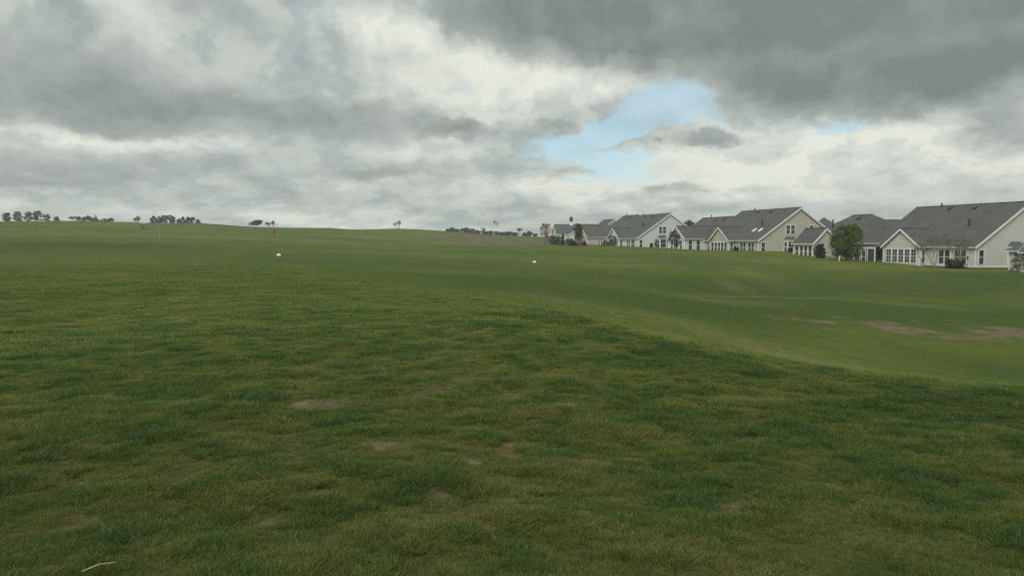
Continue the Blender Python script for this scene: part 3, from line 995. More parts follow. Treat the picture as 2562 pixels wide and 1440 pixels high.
def hip(house, x0, x1, y0, y1, ze, rise, wall, roof, base=-1.6, over=0.35):
    MB().box((x0, y0, base), (x1, y1, ze)).build('wall', MT[wall], house)
    hw = min(x1 - x0, y1 - y0) / 2
    pl = rise / hw
    e = over
    zl = ze - e * pl + 0.12
    zt = ze + rise + 0.12
    if (y1 - y0) >= (x1 - x0):
        r0, r1 = ((x0 + x1) / 2, y0 + hw, zt), ((x0 + x1) / 2, y1 - hw, zt)
    else:
        r0, r1 = (x0 + hw, (y0 + y1) / 2, zt), (x1 - hw, (y0 + y1) / 2, zt)
    c = [(x0 - e, y0 - e, zl), (x1 + e, y0 - e, zl), (x1 + e, y1 + e, zl), (x0 - e, y1 + e, zl)]
    d = [(p[0], p[1], p[2] - 0.16) for p in c]
    if (y1 - y0) >= (x1 - x0):
        fs = [(0, 1, 4), (1, 2, 5, 4), (2, 3, 5), (3, 0, 4, 5)]
    else:
        fs = [(0, 1, 5, 4), (1, 2, 5), (2, 3, 4, 5), (3, 0, 4)]
    fs += [(6, 9, 8, 7), (0, 6, 7, 1), (1, 7, 8, 2), (2, 8, 9, 3), (3, 9, 6, 0)]
    rf = link_mesh('roof', c + [r0, r1] + d, fs, MT[roof], house)
    MB().beam((r0[0], r0[1], r0[2] + 0.01), (r1[0], r1[1], r1[2] + 0.01), 0.26, 0.1).build('ridge_cap', MT[roof], rf)
    for a, b in ((0, 1), (3, 0)):
        p, q = Vector(d[a]), Vector(d[b])
        out = Vector((0, -0.05, 0.07)) if a == 0 else Vector((-0.05, 0, 0.07))
        MB().beam(p + out, q + out, 0.1, 0.13).build('gutter', MT['trim'], house)
    return rf


def pipe_vent(rf, x, y, z, h=0.75, r=0.09):
    MB().tube([(x, y, z - 0.4), (x, y, z + h), (x, y, z + h + 0.02), (x, y, z + h + 0.16)], [r, r, r * 1.5, r * 1.35], 8).build('vent_pipe', MT['dark'], rf)


def box_vent(rf, x, y, z, slope):
    MB().add([(x - 0.28, y - 0.26, z - 0.15), (x + 0.28, y - 0.26, z + 0.56 * slope - 0.15), (x + 0.28, y + 0.26, z + 0.56 * slope - 0.15), (x - 0.28, y + 0.26, z - 0.15),
              (x - 0.28, y - 0.26, z + 0.26), (x + 0.28, y - 0.26, z + 0.56 * slope + 0.16), (x + 0.28, y + 0.26, z + 0.56 * slope + 0.16), (x - 0.28, y + 0.26, z + 0.26)],
             [(0, 3, 2, 1), (4, 5, 6, 7), (0, 1, 5, 4), (1, 2, 6, 5), (2, 3, 7, 6), (3, 0, 4, 7)]).build('box_vent', MT['dark'], rf)


def skylight(rf, u, v, pitch, ze):
    w, L = 0.62, 1.15
    z0, z1 = ze + pitch * u + 0.17, ze + pitch * (u + L * 0.83) + 0.17
    fr = MB().slab([(u, v - w / 2, z0 + 0.1), (u, v + w / 2, z0 + 0.1), (u + L * 0.83, v + w / 2, z1 + 0.1), (u + L * 0.83, v - w / 2, z1 + 0.1)], 0.12, (-pitch, 0, 1)).build('skylight', MT['trim'], rf)
    return fr


def bay(house, u0, u1, z0, z1, wall, roofmat):
    """bay window on the gable wall (v = 0) with its own small hipped roof"""
    d = 0.65
    s = 0.45
    pts = [(u0, 0), (u0 + s, -d), (u1 - s, -d), (u1, 0)]
    vs = [(x, y, -1.6) for x, y in pts] + [(x, y, z1) for x, y in pts]
    MB().add(vs, [(0, 1, 5, 4), (1, 2, 6, 5), (2, 3, 7, 6), (4, 5, 6, 7)]).build('bay_wall', MT[wall], house)
    e = 0.18
    lo = [(u0 - e, 0, z1), (u0 + s - e * 0.5, -d - e, z1), (u1 - s + e * 0.5, -d - e, z1), (u1 + e, 0, z1)]
    hi = [(u0 + 0.55, 0, z1 + 0.75), (u1 - 0.55, 0, z1 + 0.75)]
    MB().add(lo + hi, [(0, 1, 4), (1, 2, 5, 4), (2, 3, 5), (3, 2, 1, 0)]).build('bay_roof', MT[roofmat], house)
    vs = [(x, y, z1 - 0.14) for x, y, _ in lo] + [(x, y, z1 - 0.005) for x, y, _ in lo]
    MB().add(vs, [(0, 1, 5, 4), (1, 2, 6, 5), (2, 3, 7, 6), (3, 2, 1, 0)]).build('bay_fascia', MT['trim'], house)
    mid = (u0 + u1) / 2
    window(house, (mid, -d, z0), 'v', (u1 - u0) - 2 * s - 0.3, z1 - z0 - 0.35, cols=1, rows=2)
    for sgn in (-1, 1):
        cx = mid + sgn * ((u1 - u0) / 2 - s / 2)
        ang = math.atan2(d, s) * sgn
        fr = window(house, (cx, -d / 2, z0), 'v', 0.5, z1 - z0 - 0.35)
        fr.rotation_euler = (0, 0, ang)


def big_house(name, corner, zg, wall, roofmat, label, length=21.0, sun_grid=1, porch=False, skylights=False, second=True, wide=18.7, rise=6.3):
    h = empty(name, (corner[0], corner[1], zg), TH)
    tag(h, label, 'house', 'houses along the golf course')
    ze = 2.85
    pitch = rise / (wide / 2)
    rf = gable(h, 'v', 0, length, 0, wide, ze, rise, wall, roofmat)
    # sun room with its own gable on the side facing the course
    f = gable(h, 'u', -1.3, 4.2, 8.8, 16.4, ze - 0.02, 2.6, wall, roofmat, prefix='sunroom_', ends=(True, False))
    n, v0, v1 = 5, 9.35, 15.85
    step = (v1 - v0) / n
    for k in range(n):
        window(h, (-1.3, v0 + step * (k + 0.5), 0.3), 'u', step - 0.32, 2.0, cols=2 if sun_grid > 1 else 1, rows=4 if sun_grid > 1 else 2)
    window(h, (-0.65, 8.8, 0.3), 'v', 0.6, 2.0)
    # rear wall towards the course
    for v, w in ((2.0, 0.95), (3.1, 0.95), (4.9, 0.95), (6.0, 0.95)):
        window(h, (0, v, 0.25), 'u', w, 2.05, cols=1)
    window(h, (0, 18.5, 0.5), 'u', 1.6, 1.7, cols=2)
    # gable wall
    window(h, (1.05, 0, 0.3), 'v', 0.8, 2.0)
    bay(h, 5.7, 8.5, 0.35, 2.75, wall, roofmat)
    if second:
        for u in (6.62, 7.72):
            window(h, (u, 0, 4.0), 'v', 0.85, 1.7)
        window(h, (12.0, 0, 4.0), 'v', 0.85, 1.7)
    # roof furniture
    pipe_vent(rf, 9.0, 15.5, ze + 8.6 * pitch, 0.9, 0.12)
    pipe_vent(rf, 4.2, 5.3, ze + 4.2 * pitch, 1.0, 0.17)
    box_vent(rf, 8.2, 8.3, ze + 8.2 * pitch, pitch)
    box_vent(rf, 8.4, 13.2, ze + 8.4 * pitch, pitch)
    if skylights:
        skylight(rf, 2.1, 5.6, pitch, ze)
        skylight(rf, 2.1, 3.4, pitch, ze)
    # foundation strip
    MB().box((-0.03, -0.03, -1.65), (wide + 0.03, length + 0.03, 0.06)).build('foundation', MT['trim'], h)
    if porch:
        p0, p1, dz = 16.75, 23.6, 2.45
        MB().slab([(-2.6, p0, dz + 0.24), (-2.6, p1, dz + 0.24), (0.0, p1, dz + 0.62), (0.0, p0, dz + 0.62)], 0.12, (-0.15, 0, 1)).build('porch_roof', MT['roof'], h)
        MB().box((-2.66, p0 - 0.02, dz - 0.1), (-2.5, p1 + 0.02, dz + 0.15)).build('porch_beam', MT['trim'], h)
        posts = (16.85, 18.5, 20.2, 21.7, 23.5)
        for v in posts:
            MB().box((-2.62, v - 0.07, -1.0), (-2.48, v + 0.07, dz - 0.1)).build('porch_post', MT['trim'], h)
        for a, b in zip(posts[:-1], posts[1:]):
            MB().box((-2.56, a + 0.07, 0.0), (-2.54, b - 0.07, dz - 0.1)).build('screen_panel', MT['screen'], h)
        d = MB()
        d.box((-2.66, 18.75, 0.05), (-2.6, 18.87, 2.2)).box((-2.66, 19.75, 0.05), (-2.6, 19.87, 2.2)).box((-2.66, 18.87, 2.08), (-2.6, 19.75, 2.2)).box((-2.66, 18.87, 0.05), (-2.6, 19.75, 0.3))
        d.box((-2.66, 18.87, 1.0), (-2.6, 19.75, 1.1))
        dr = d.build('screen_door', MT['trim'], h)
        MB().box((-2.69, 18.79, 1.02), (-2.66, 18.83, 1.16)).build('handle', MT['dark'], dr)
        MB().box((-2.62, p1 - 0.06, 0.0), (0, p1, dz + 0.3)).build('screen_panel', MT['screen'], h)
        MB().box((-2.65, p0, -1.2), (0, p1, 0.0)).build('porch_base', MT['found'], h)
    return h


def hip_house(name, corner, zg, wall, roofmat, label):
    h = empty(name, (corner[0], corner[1], zg), TH)
    tag(h, label, 'house', 'houses along the golf course')
    rf = hip(h, 0, 14.2, 0, 19.2, 2.9, 4.75, wall, roofmat)
    gable(h, 'v', 8.1, 13.6, -4.05, 0.6, 2.85, 2.4, wall, roofmat, ridge=-1.55, prefix='wing_', ends=(True, True))
    for v in (8.9, 10.1, 11.3, 12.6):
        window(h, (-4.05, v, 0.3), 'u', 0.85, 2.0)
    for v in (2.2, 5.2):
        window(h, (0, v, 0.6), 'u', 1.3, 1.6, cols=2)
    window(h, (4, 0, 0.6), 'v', 1.2, 1.6, cols=2)
    window(h, (9, 0, 0.6), 'v', 1.2, 1.6, cols=2)
    pipe_vent(rf, 3.6, 13.0, 2.9 + 3.6 * 0.669, 1.5, 0.13)
    box_vent(rf, 5.9, 9.0, 2.9 + 5.9 * 0.669, 0.669)
    return h


def wing_house(name, corner, zg, wall, roofmat, label, wing=(-6.7, 0.0, 7.9, 2.7), body=(14.8, 17.0, 5.0)):
    h = empty(name, (corner[0], corner[1], zg), TH)
    tag(h, label, 'house', 'houses along the golf course')
    W, L, rise = body
    u0, v0, v1, wr = wing
    rf = gable(h, 'v', 0 if v0 < L / 2 - 2 else 0, L, 0, W, 2.85, rise, wall, roofmat)
    wf = gable(h, 'u', u0, W / 2 - 0.3, v0 - 0.01, v1, 2.83, wr, wall, roofmat, prefix='wing_', ends=(True, False))
    for u in (u0 + 1.4, u0 + 3.4) if v0 <= 0.1 else ():
        window(h, (u, v0 - 0.01, 0.2), 'v', 0.85, 2.05)
    for k in range(3):
        window(h, (u0, v0 + (v1 - v0) * (0.22 + 0.28 * k), 0.3), 'u', 0.95, 2.0)
    for v in (9.5, 11.5, 14):
        if v < L - 1 and not (v0 < v < v1):
            window(h, (0, v, 0.3), 'u', 0.95, 2.0)
    if v0 > 3:
        for v in (2.0, 3.4, 5.6, 7.0):
            window(h, (0, v, 0.3), 'u', 0.95, 2.0)
        window(h, (1.2, 0, 0.3), 'v', 0.8, 2.0)
        for u in (6.62, 7.72):
            window(h, (u, 0, 4.0), 'v', 0.85, 1.7)
    p = rise / (W / 2)
    pipe_vent(rf, W / 2 - 0.4, L * 0.72, 2.85 + rise - 0.3, 1.0, 0.11)
    box_vent(rf, W / 2 - 1.3, L * 0.5, 2.85 + (W / 2 - 1.3) * p, p)
    box_vent(rf, W / 2 - 1.1, L * 0.3, 2.85 + (W / 2 - 1.1) * p, p)
    wp = wr / ((v1 - v0) / 2)
    pipe_vent(wf, 1.0, v0 + 2.2, 2.83 + 2.2 * wp, 0.35, 0.1)
    return h


def hz(z):
    return EYE + z


big_house('gable_house', (65.2, 111.0), hz(-3.45), 'cream', 'roof', 'nearest large cream house with grey roof, screened porch and tall sunroom windows', sun_grid=2, porch=True, second=False)
hip_house('hip_roof_house', (58.0, 129.3), hz(-2.95), 'tan', 'roof', 'tan house with grey hip roof and small gable behind the round green tree')
hip_house('hip_roof_house', (70.7, 85.6), hz(-3.9), 'white', 'roof_green', 'house at the right edge showing only a corner of green-grey roof and pale wall')
big_house('gable_house', (48.4, 155.0), hz(-2.4), 'tan', 'roof', 'tall tan gabled house with two skylights and paired upstairs windows', skylights=True)
wing_house('wing_house', (45.8, 181.7), hz(-1.95), 'white', 'roof', 'low white house with grey cross gable just left of the tan skylight house')
big_house('gable_house', (32.5, 205.0), hz(-1.75), 'white', 'roof_blue', 'white gabled house with slate roof and paired attic windows')
wing_house('wing_house', (28.2, 230.0), hz(-1.3), 'tan', 'roof_brown', 'tan house behind the white gabled house with steep ridge and long low wing', wing=(-2.6, 10.6, 21.0, 3.5), body=(18.7, 10.5, 6.3))


def clubhouse():
    Y = 305.0
    g = ray(1392, 609, Y)
    h = empty('clubhouse', (g.x, g.y, g.z), TH * 0.3)
    tag(h, 'long low distant building with grey roof and thin white cupola', 'clubhouse')
    rf = gable(h, 'u', 0, 26, 0, 11, 3.9, 3.5, 'white', 'roof_blue', base=-2.5)
    gable(h, 'v', -2.4, 3.0, 4.5, 9.5, 3.4, 1.7, 'white', 'roof_blue', base=-2.5, prefix='porch_', ends=(True, False))
    for u in (2, 11, 13, 16, 19, 22):
        window(h, (u, 0, 0.6), 'v', 1.3, 2.0, cols=2)
    cx, cy, cz = 6.6, 5.5, 7.0
    cu = MB().box((cx - 0.75, cy - 0.75, cz), (cx + 0.75, cy + 0.75, cz + 1.5)).box((cx - 0.85, cy - 0.85, cz + 1.5), (cx + 0.85, cy + 0.85, cz + 1.62)).build('cupola', MT['trim'], h)
    lo = MB()
    lo.box((cx - 0.6, cy - 0.6, cz + 1.62), (cx + 0.6, cy + 0.6, cz + 2.9))
    lo.build('louvre', MT['screen'], cu)
    MB().add([(cx - 0.8, cy - 0.8, cz + 2.9), (cx + 0.8, cy - 0.8, cz + 2.9), (cx + 0.8, cy + 0.8, cz + 2.9), (cx - 0.8, cy + 0.8, cz + 2.9), (cx, cy, cz + 3.8)],
             [(0, 1, 4), (1, 2, 4), (2, 3, 4), (3, 0, 4), (3, 2, 1, 0)]).build('cupola_roof', MT['roof_green'], cu)
    MB().tube([(cx, cy, cz + 3.7), (cx, cy, cz + 4.6)], [0.05, 0.02], 6).build('finial', MT['dark'], cu)


clubhouse()


def back_house(name, px, py_ridge, Y, wall, roofmat, label, kind, W=13.0, L=11.0, rise=4.6):
    """houses across the street: only their roofs show over the nearer ones"""
    top = ray(px, py_ridge, Y)
    z = top.z - 2.9 - rise - 0.15
    if kind == 'hip':
        h = empty(name, (top.x - L / 2, top.y - W / 2, z), TH * 0.2)
        rf = hip(h, 0, L + 4, 0, W, 2.9, rise, wall, roofmat, base=-3)
    else:
        h = empty(name, (top.x, top.y - W / 2, z), TH * (0.2 if kind == 'side' else 1))
        if kind == 'side':
            rf = gable(h, 'u', 0, L, 0, W, 2.9, rise, wall, roofmat, base=-3)
        else:
            h.location = (top.x - W / 2, top.y, z)
            rf = gable(h, 'v', 0, L, 0, W, 2.9, rise, wall, roofmat, base=-3)
            window(h, (W / 2, 0, 3.6), 'v', 0.8, 1.3)
    for u in (3, 7):
        window(h, (u, 0, 0.6), 'v', 1.2, 1.6, cols=2)
    tag(h, label, 'house', 'houses across the street')


back_house('back_house', 2046, 544, 196, 'white', 'roof_green', 'green-grey hipped roof peeking out right of the tan skylight house', 'hip', W=12, L=7.5, rise=5)
back_house('back_house', 2222, 549.5, 172, 'white', 'roof', 'flat-topped grey roof with white rake left of the nearest cream house', 'side', W=11, L=12, rise=4.4)
back_house('back_house', 1539, 547.5, 285, 'cream', 'roof_brown', 'small cream gable showing above the tan house with the low wing', 'front', W=9, L=10, rise=3.4)
# ------------------------------------------------------------------ trees, shrubs
def leaf_mat(name, stops, rough=0.7):
    m = bpy.data.materials.new(name)
    m.use_nodes = True
    N = NT(m.node_tree)
    t = m.node_tree
    t.nodes.clear()
    a = N.new('ShaderNodeAttribute', attribute_name='tint').outputs['Fac']
    co = N.new('ShaderNodeTexCoord').outputs['Object']
    f = N.m('ADD', N.m('MULTIPLY', a, 0.65), N.m('MULTIPLY', N.noise(co, 0.9, 3, 0.5), 0.35))
    c = N.ramp(f, stops)
    d = N.new('ShaderNodeBsdfDiffuse')
    N.put(d.inputs[0], c)
    tr = N.new('ShaderNodeBsdfTranslucent')
    N.put(tr.inputs[0], c)
    mx = N.new('ShaderNodeMixShader')
    mx.inputs[0].default_value = 0.22
    t.links.new(d.outputs[0], mx.inputs[1])
    t.links.new(tr.outputs[0], mx.inputs[2])
    o = N.new('ShaderNodeOutputMaterial')
    t.links.new(mx.outputs[0], o.inputs[0])
    return m


LM = {
    'green': leaf_mat('leaves_fresh', [(0.2, (0.0538, 0.0924, 0.0147)), (0.5, (0.0986, 0.1518, 0.0252)), (0.8, (0.1680, 0.2090, 0.0420))]),
    'dark': leaf_mat('leaves_dark', [(0.2, (0.018, 0.030, 0.016)), (0.5, (0.030, 0.046, 0.022)), (0.8, (0.05, 0.068, 0.032))]),
    'pine': leaf_mat('needles', [(0.2, (0.0405, 0.0567, 0.0405)), (0.5, (0.0607, 0.0810, 0.0567)), (0.8, (0.0945, 0.1148, 0.0783))]),
    'olive': leaf_mat('leaves_olive', [(0.2, (0.045, 0.052, 0.025)), (0.5, (0.075, 0.085, 0.04)), (0.8, (0.11, 0.115, 0.06))]),
    'red': leaf_mat('leaves_red', [(0.2, (0.1920, 0.0780, 0.0660)), (0.5, (0.3200, 0.1380, 0.1200)), (0.8, (0.4800, 0.2280, 0.1980))]),
    'maroon': leaf_mat('leaves_maroon', [(0.2, (0.018, 0.013, 0.011)), (0.5, (0.036, 0.022, 0.017)), (0.8, (0.075, 0.04, 0.026))]),
    'pale': leaf_mat('leaves_pale', [(0.2, (0.06, 0.085, 0.03)), (0.5, (0.13, 0.15, 0.065)), (0.8, (0.30, 0.29, 0.18))]),
    'brown': leaf_mat('leaves_brown', [(0.2, (0.075, 0.062, 0.042)), (0.5, (0.115, 0.096, 0.066)), (0.8, (0.165, 0.14, 0.10))]),
}
BARK = plain('bark', (0.085, 0.07, 0.055), 0.95, 0.3, 9)
PALEBARK = plain('pale_bark', (0.24, 0.215, 0.175), 0.95, 0.2, 7)


def leaves(rng, centres, size, per):
    """small leaf clumps scattered about the given centres (point, radius, flatten)"""
    vs, fs, tint = [], [], []
    for (c, r, fl) in centres:
        shade = rng.random()
        for _ in range(per):
            d = Vector((rng.gauss(0, 1), rng.gauss(0, 1), rng.gauss(0, 1)))
            d = d.normalized() * r * (0.35 + 0.65 * rng.random() ** 0.5)
            p = c + Vector((d.x, d.y, d.z * fl))
            a = Vector((rng.gauss(0, 1), rng.gauss(0, 1), rng.gauss(0, 0.6))).normalized()
            b = a.cross(Vector((rng.gauss(0, 1), rng.gauss(0, 1), rng.gauss(0, 1)))).normalized()
            s = size * (0.6 + 0.8 * rng.random())
            k = len(vs)
            vs += [p - a * s, p - b * s * 0.55, p + a * s * 1.1, p + b * s * 0.6]
            fs.append((k, k + 1, k + 2, k + 3))
            tint.append(0.55 * shade + 0.45 * rng.random())
    return vs, fs, tint


def tree(name, label, cat, base, height, radius, leaf, seed, shape='round', trunk=0.35, lobes=16, per=60, size=0.22, group=None, bark=None, trunk_r=None, gap=0.0, lump=1.0):
    """trunk with limbs; crown of leaf clumps. trunk: share of the height that stays bare"""
    rng = random.Random(seed)
    t = empty(name, base)
    tag(t, label, cat, group)
    b = MB()
    tr = trunk_r or max(0.05, height * 0.018)
    top = Vector((rng.uniform(-0.1, 0.1) * radius, rng.uniform(-0.1, 0.1) * radius, height * 0.82))
    p0, p1, p2 = Vector((0, 0, -0.5)), Vector((rng.uniform(-0.1, 0.1), rng.uniform(-0.1, 0.1), height * 0.4)), top
    b.tube([p0, Vector((0, 0, 0.1)), p1, p2], [tr * 1.5, tr * 1.15, tr * 0.8, tr * 0.25], 7)
    cs = []
    zc0, zc1 = height * trunk, height
    for k in range(lobes):
        f = (k + rng.random()) / lobes
        if shape == 'round':
            zz = zc0 + (zc1 - zc0) * (0.08 + 0.86 * f)
            u = (zz - (zc0 + zc1) / 2) / ((zc1 - zc0) / 2)
            env = math.sqrt(max(0.05, 1 - u * u)) * (0.92 if u > 0 else 1.0 - 0.18 * u * u)
            fl = 0.8
        elif shape == 'cone':
            zz = zc0 + (zc1 - zc0) * f
            env = (1.03 - f) * 0.95
            fl = 0.9
        elif shape == 'pine':
            zz = zc0 + (zc1 - zc0) * (0.1 + 0.85 * f)
            env = 0.55 + 0.45 * math.sin(math.pi * min(1, f * 0.8 + 0.25)) * rng.uniform(0.6, 1.15)
            fl = 0.42
        elif shape == 'flat':
            zz = zc1 - (zc1 - zc0) * 0.55 * rng.random()
            env = 1.0
            fl = 0.5
        else:                                  # mound
            zz = height * 0.75 * f * f
            env = math.sqrt(max(0.08, 1 - (zz / height) ** 2))
            fl = 0.85
        th = k * 2.39996 + rng.uniform(-0.5, 0.5)
        rr = radius * env * math.sqrt(rng.uniform(0.12, 1.0)) * 0.78
        c = Vector((rr * math.cos(th), rr * math.sin(th), zz))
        lr = radius * lump * rng.uniform(0.26, 0.46) * (0.75 if shape == 'cone' else 1.0) * (0.55 + 0.45 * env)
        c.z = min(c.z, height - lr * fl * 0.8)
        if rng.random() < gap:
            continue
        cs.append((c, lr, fl))
        if k % 2 == 0 and shape != 'mound':
            s = Vector((0, 0, max(zc0 * 0.75, zz - abs(rr) * 0.7)))
            b.tube([s, (s + c) / 2 + Vector((0, 0, 0.05 * height)), c], [tr * 0.42, tr * 0.28, tr * 0.1], 5)
    b.build('trunk', bark or BARK, t, True)
    vs, fs, tint = leaves(rng, cs, size, per)
    link_mesh('crown', vs, fs, LM[leaf], t, tint=tint)
    return t


def bare_tree(name, label, cat, base, height, radius, seed, stems=1, depth=4, bark=None, r0=None, group=None, buds=None, bud_size=0.12):
    """leafless tree: stems and forking twigs"""
    rng = random.Random(seed)
    t = empty(name, base)
    tag(t, label, cat, group)
    st, tw = MB(), MB()
    tips = []
    r0 = r0 or height * 0.014

    def grow(p, d, L, r, lev):
        q = p + d * L + Vector((0, 0, 0.03 * L))
        m = (p + q) / 2 + Vector((rng.uniform(-1, 1), rng.uniform(-1, 1), 0)) * L * 0.05
        (st if lev < 2 else tw).tube([p, m, q], [r, r * 0.82, r * 0.66], 5 if lev < 2 else 3, cap=False)
        if lev >= depth:
            tips.append(q)
            return
        for _ in range(2 if lev == 0 else rng.choice((2, 3, 3))):
            nd = (d + Vector((rng.uniform(-1, 1), rng.uniform(-1, 1), rng.uniform(-0.25, 0.55))) * 0.5).normalized()
            grow(q, nd, L * rng.uniform(0.62, 0.86), r * 0.62, lev + 1)

    for k in range(stems):
        th = 6.283 * k / max(1, stems) + rng.uniform(-0.4, 0.4)
        sp = (radius / height) * rng.uniform(0.25, 0.75) if stems > 1 else 0.05
        d = Vector((math.cos(th) * sp, math.sin(th) * sp, 1)).normalized()
        off = Vector((math.cos(th), math.sin(th), 0)) * (0.12 if stems > 1 else 0)
        st.tube([off * 0.5 + Vector((0, 0, -0.5)), off], [r0 * 1.3, r0 * 1.1], 6, cap=False)
        grow(off, d, height * rng.uniform(0.27, 0.33), r0, 0)
    st.build('trunk', bark or BARK, t)
    if buds:
        vs, fs, tint = leaves(rng, [(q, bud_size * 2.2, 1.0) for q in tips], bud_size, 3)
        cr = link_mesh('crown', vs, fs, LM[buds], t, tint=tint)
        tw.build('twigs', bark or BARK, t)
    else:
        tw.build('crown', bark or BARK, t)
    return t


def on(px, Y, sink=0.05):
    """point of the turf under a photograph column at distance Y"""
    x = (px - 1281) / FPX * Y
    return (x, Y, gz(x, Y) - sink)


def to_top(px, py, Y):
    """base on the turf and height so that the top reaches the given row"""
    b = on(px, Y)
    return b, max(0.4, ray(px, py, Y).z - b[2])


# --- by the houses
b, h = to_top(2118, 561, 124)
tree('round_tree', 'round leafy bright green tree standing before the tan hip-roofed house', 'tree', b, h, 3.2, 'green', 3, trunk=0.06, lobes=95, per=105, size=0.115, lump=0.62, gap=0.06)
b, h = to_top(2051, 609, 131)
tree('evergreen_shrub', 'dark rounded evergreen shrub by the tan hip-roofed house', 'shrub', b, h, 1.15, 'dark', 4, shape='round', trunk=0.0, lobes=22, per=150, size=0.09)
b, h = to_top(2388, 646, 107.5)
tree('dark_red_shrub', 'low spreading dark maroon shrub in front of the cream house', 'shrub', b, h, 1.45, 'maroon', 5, shape='mound', trunk=0.0, lobes=18, per=90, size=0.11)
b, h = to_top(2556, 628, 98)
tree('flowering_shrub', 'pale leafy shrub cut by the right edge of the photo', 'shrub', b, h, 1.5, 'pale', 6, shape='round', trunk=0.03, lobes=16, per=80, size=0.11)
for px, py, Y, rad, sd, lab in ((2336, 588, 107, 2.1, 7, 'larger bare multi-stemmed tree right of the sunroom windows'), (2396, 600, 108, 1.7, 8, 'smaller bare multi-stemmed tree behind the maroon shrub'),
                                (2308, 612, 108, 1.0, 9, 'thin bare sapling right in front of the sunroom windows')):
    b, h = to_top(px, py, Y)
    bare_tree('bare_tree', lab, 'tree', b, h, rad, sd, stems=9 if rad > 1.5 else 4, depth=5, bark=PALEBARK, r0=0.036, buds='brown', bud_size=0.035, group='bare trees by the cream house')
b, h = to_top(1687, 577, 163)
tree('loose_tree', 'dark loose-crowned small tree before the low white house', 'tree', b, h, 1.6, 'dark', 10, trunk=0.06, lobes=26, per=70, size=0.11, gap=0.1)
for px, py, Y, rad, leaf, shp, lab in ((1838, 616, 153, 0.5, 'dark', 'cone', 'left one of two small evergreens between windows of the skylight house'), (1845, 618, 152.5, 0.45, 'dark', 'cone', 'right one of two small evergreens between windows of the skylight house'),
                                       (1641, 598, 186, 0.75, 'dark', 'cone', 'dark pointed evergreen against the white gable wall'), (1629, 608, 186, 0.6, 'dark', 'round', 'low dark bush left of the pointed evergreen at the white gable'),
                                       (1532, 588, 200, 1.4, 'olive', 'round', 'olive tree hiding the corner of the white gabled house'), (1516, 600, 205, 1.5, 'olive', 'mound', 'low olive bush beside the tan house wing'),
                                       (1976, 620, 152, 0.55, 'dark', 'round', 'small dark bush under the bay window of the skylight house')):
    b, h = to_top(px, py, Y)
    tree('garden_shrub', lab, 'shrub', b, h, rad, leaf, px, shape=shp, trunk=0.02, lobes=16, per=90, size=0.10, group='shrubs by the houses')
b, h = to_top(1772, 592, 158)
bare_tree('bare_sapling', 'small bare brown tree left of the tan sunroom gable', 'tree', b, h, 0.9, 21, stems=3, depth=4, r0=0.035)
b, h = to_top(1722, 550, 235)
tree('street_tree', 'tree crown showing above the roofs between the white and tan houses', 'tree', b, h, 2.6, 'olive', 22, trunk=0.4, lobes=16, per=40, size=0.26)
# --- left end of the row
b, h = to_top(1365, 557, 222)
tree('red_bud_tree', 'reddish blossoming tree at the left end of the houses', 'tree', b, h, 1.9, 'red', 23, trunk=0.3, lobes=24, per=90, size=0.11, gap=0.1)
b, h = to_top(1447, 558, 212)
tree('oval_tree', 'tall oval olive tree in front of the clubhouse roof', 'tree', b, h, 1.7, 'olive', 24, trunk=0.2, lobes=26, per=110, size=0.13)
b, h = to_top(1449, 586, 206)
tree('russet_shrub', 'low reddish-brown shrub at the foot of the oval tree', 'shrub', b, h, 1.6, 'red', 25, shape='mound', trunk=0.02, lobes=14, per=50, size=0.16)
b, h = to_top(1408, 585, 214)
tree('dark_conifer', 'dark upright conifer between the reddish and the oval tree', 'tree', b, h, 1.0, 'dark', 26, shape='cone', trunk=0.02, lobes=20, per=50, size=0.16)
for k, (px, py, Y, rad, leaf, lab) in enumerate(((1381, 588, 225, 1.5, 'brown', 'brown leafless shrub directly right of the reddish tree'), (1394, 590, 226, 1.4, 'brown', 'brown leafless shrub directly left of the dark conifer'),
                                                 (1426, 596, 214, 1.3, 'olive', 'grey-green shrub directly right of the dark conifer'), (1434, 603, 205, 0.9, 'dark', 'low dark shrub left of the oval tree foot'),
                                                 (1462, 604, 206, 0.8, 'dark', 'low dark shrub right of the oval tree foot'))):
    b, h = to_top(px, py, Y)
    tree('hedge_shrub', lab, 'shrub', b, h, rad, leaf, 300 + k, shape='round', trunk=0.02, lobes=14, per=46, size=0.16, group='shrubs at the end of the row')

# --- skyline, left to right
NTH = ['first', 'second', 'third', 'fourth', 'fifth', 'sixth', 'seventh', 'eighth', 'ninth', 'tenth', 'eleventh', 'twelfth', 'thirteenth', 'fourteenth', 'fifteenth', 'sixteenth', 'seventeenth', 'eighteenth']
for k, (px, py, w, shp) in enumerate(((20, 531, 22, 'pine'), (48, 528, 22, 'pine'), (75, 529, 20, 'pine'), (98, 526.5, 27, 'pine'), (120, 535, 20, 'pine'), (146, 541, 22, 'round'))):
    Y = 395 + 9 * (k % 3)
    b, h = to_top(px, py, Y)
    tree('pine_tree', '%s from the left in the row of dark pines on the left skyline' % NTH[k], 'tree', b, h, w / 2 / FPX * Y * 1.15, 'pine', 40 + k, shape=shp, trunk=0.42 if shp == 'pine' else 0.2,
         lobes=20, per=60, size=0.28, group='pines on the left skyline', gap=0.12, trunk_r=0.2)
for k, (px, py, w) in enumerate(((195, 542, 10), (214, 543, 13), (224, 541.5, 12), (240, 546, 16), (263, 548, 14), (277, 548, 9))):
    Y = 410
    b, h = to_top(px, py, Y)
    bare_tree('thin_tree', '%s from the left of the thin pale trees right of the skyline pines' % NTH[k], 'tree', b, h, w / 2 / FPX * Y, 60 + k, stems=3, depth=4, r0=0.1, group='thin trees on the left skyline', buds='olive', bud_size=0.3)
b, h = to_top(345, 544, 400)
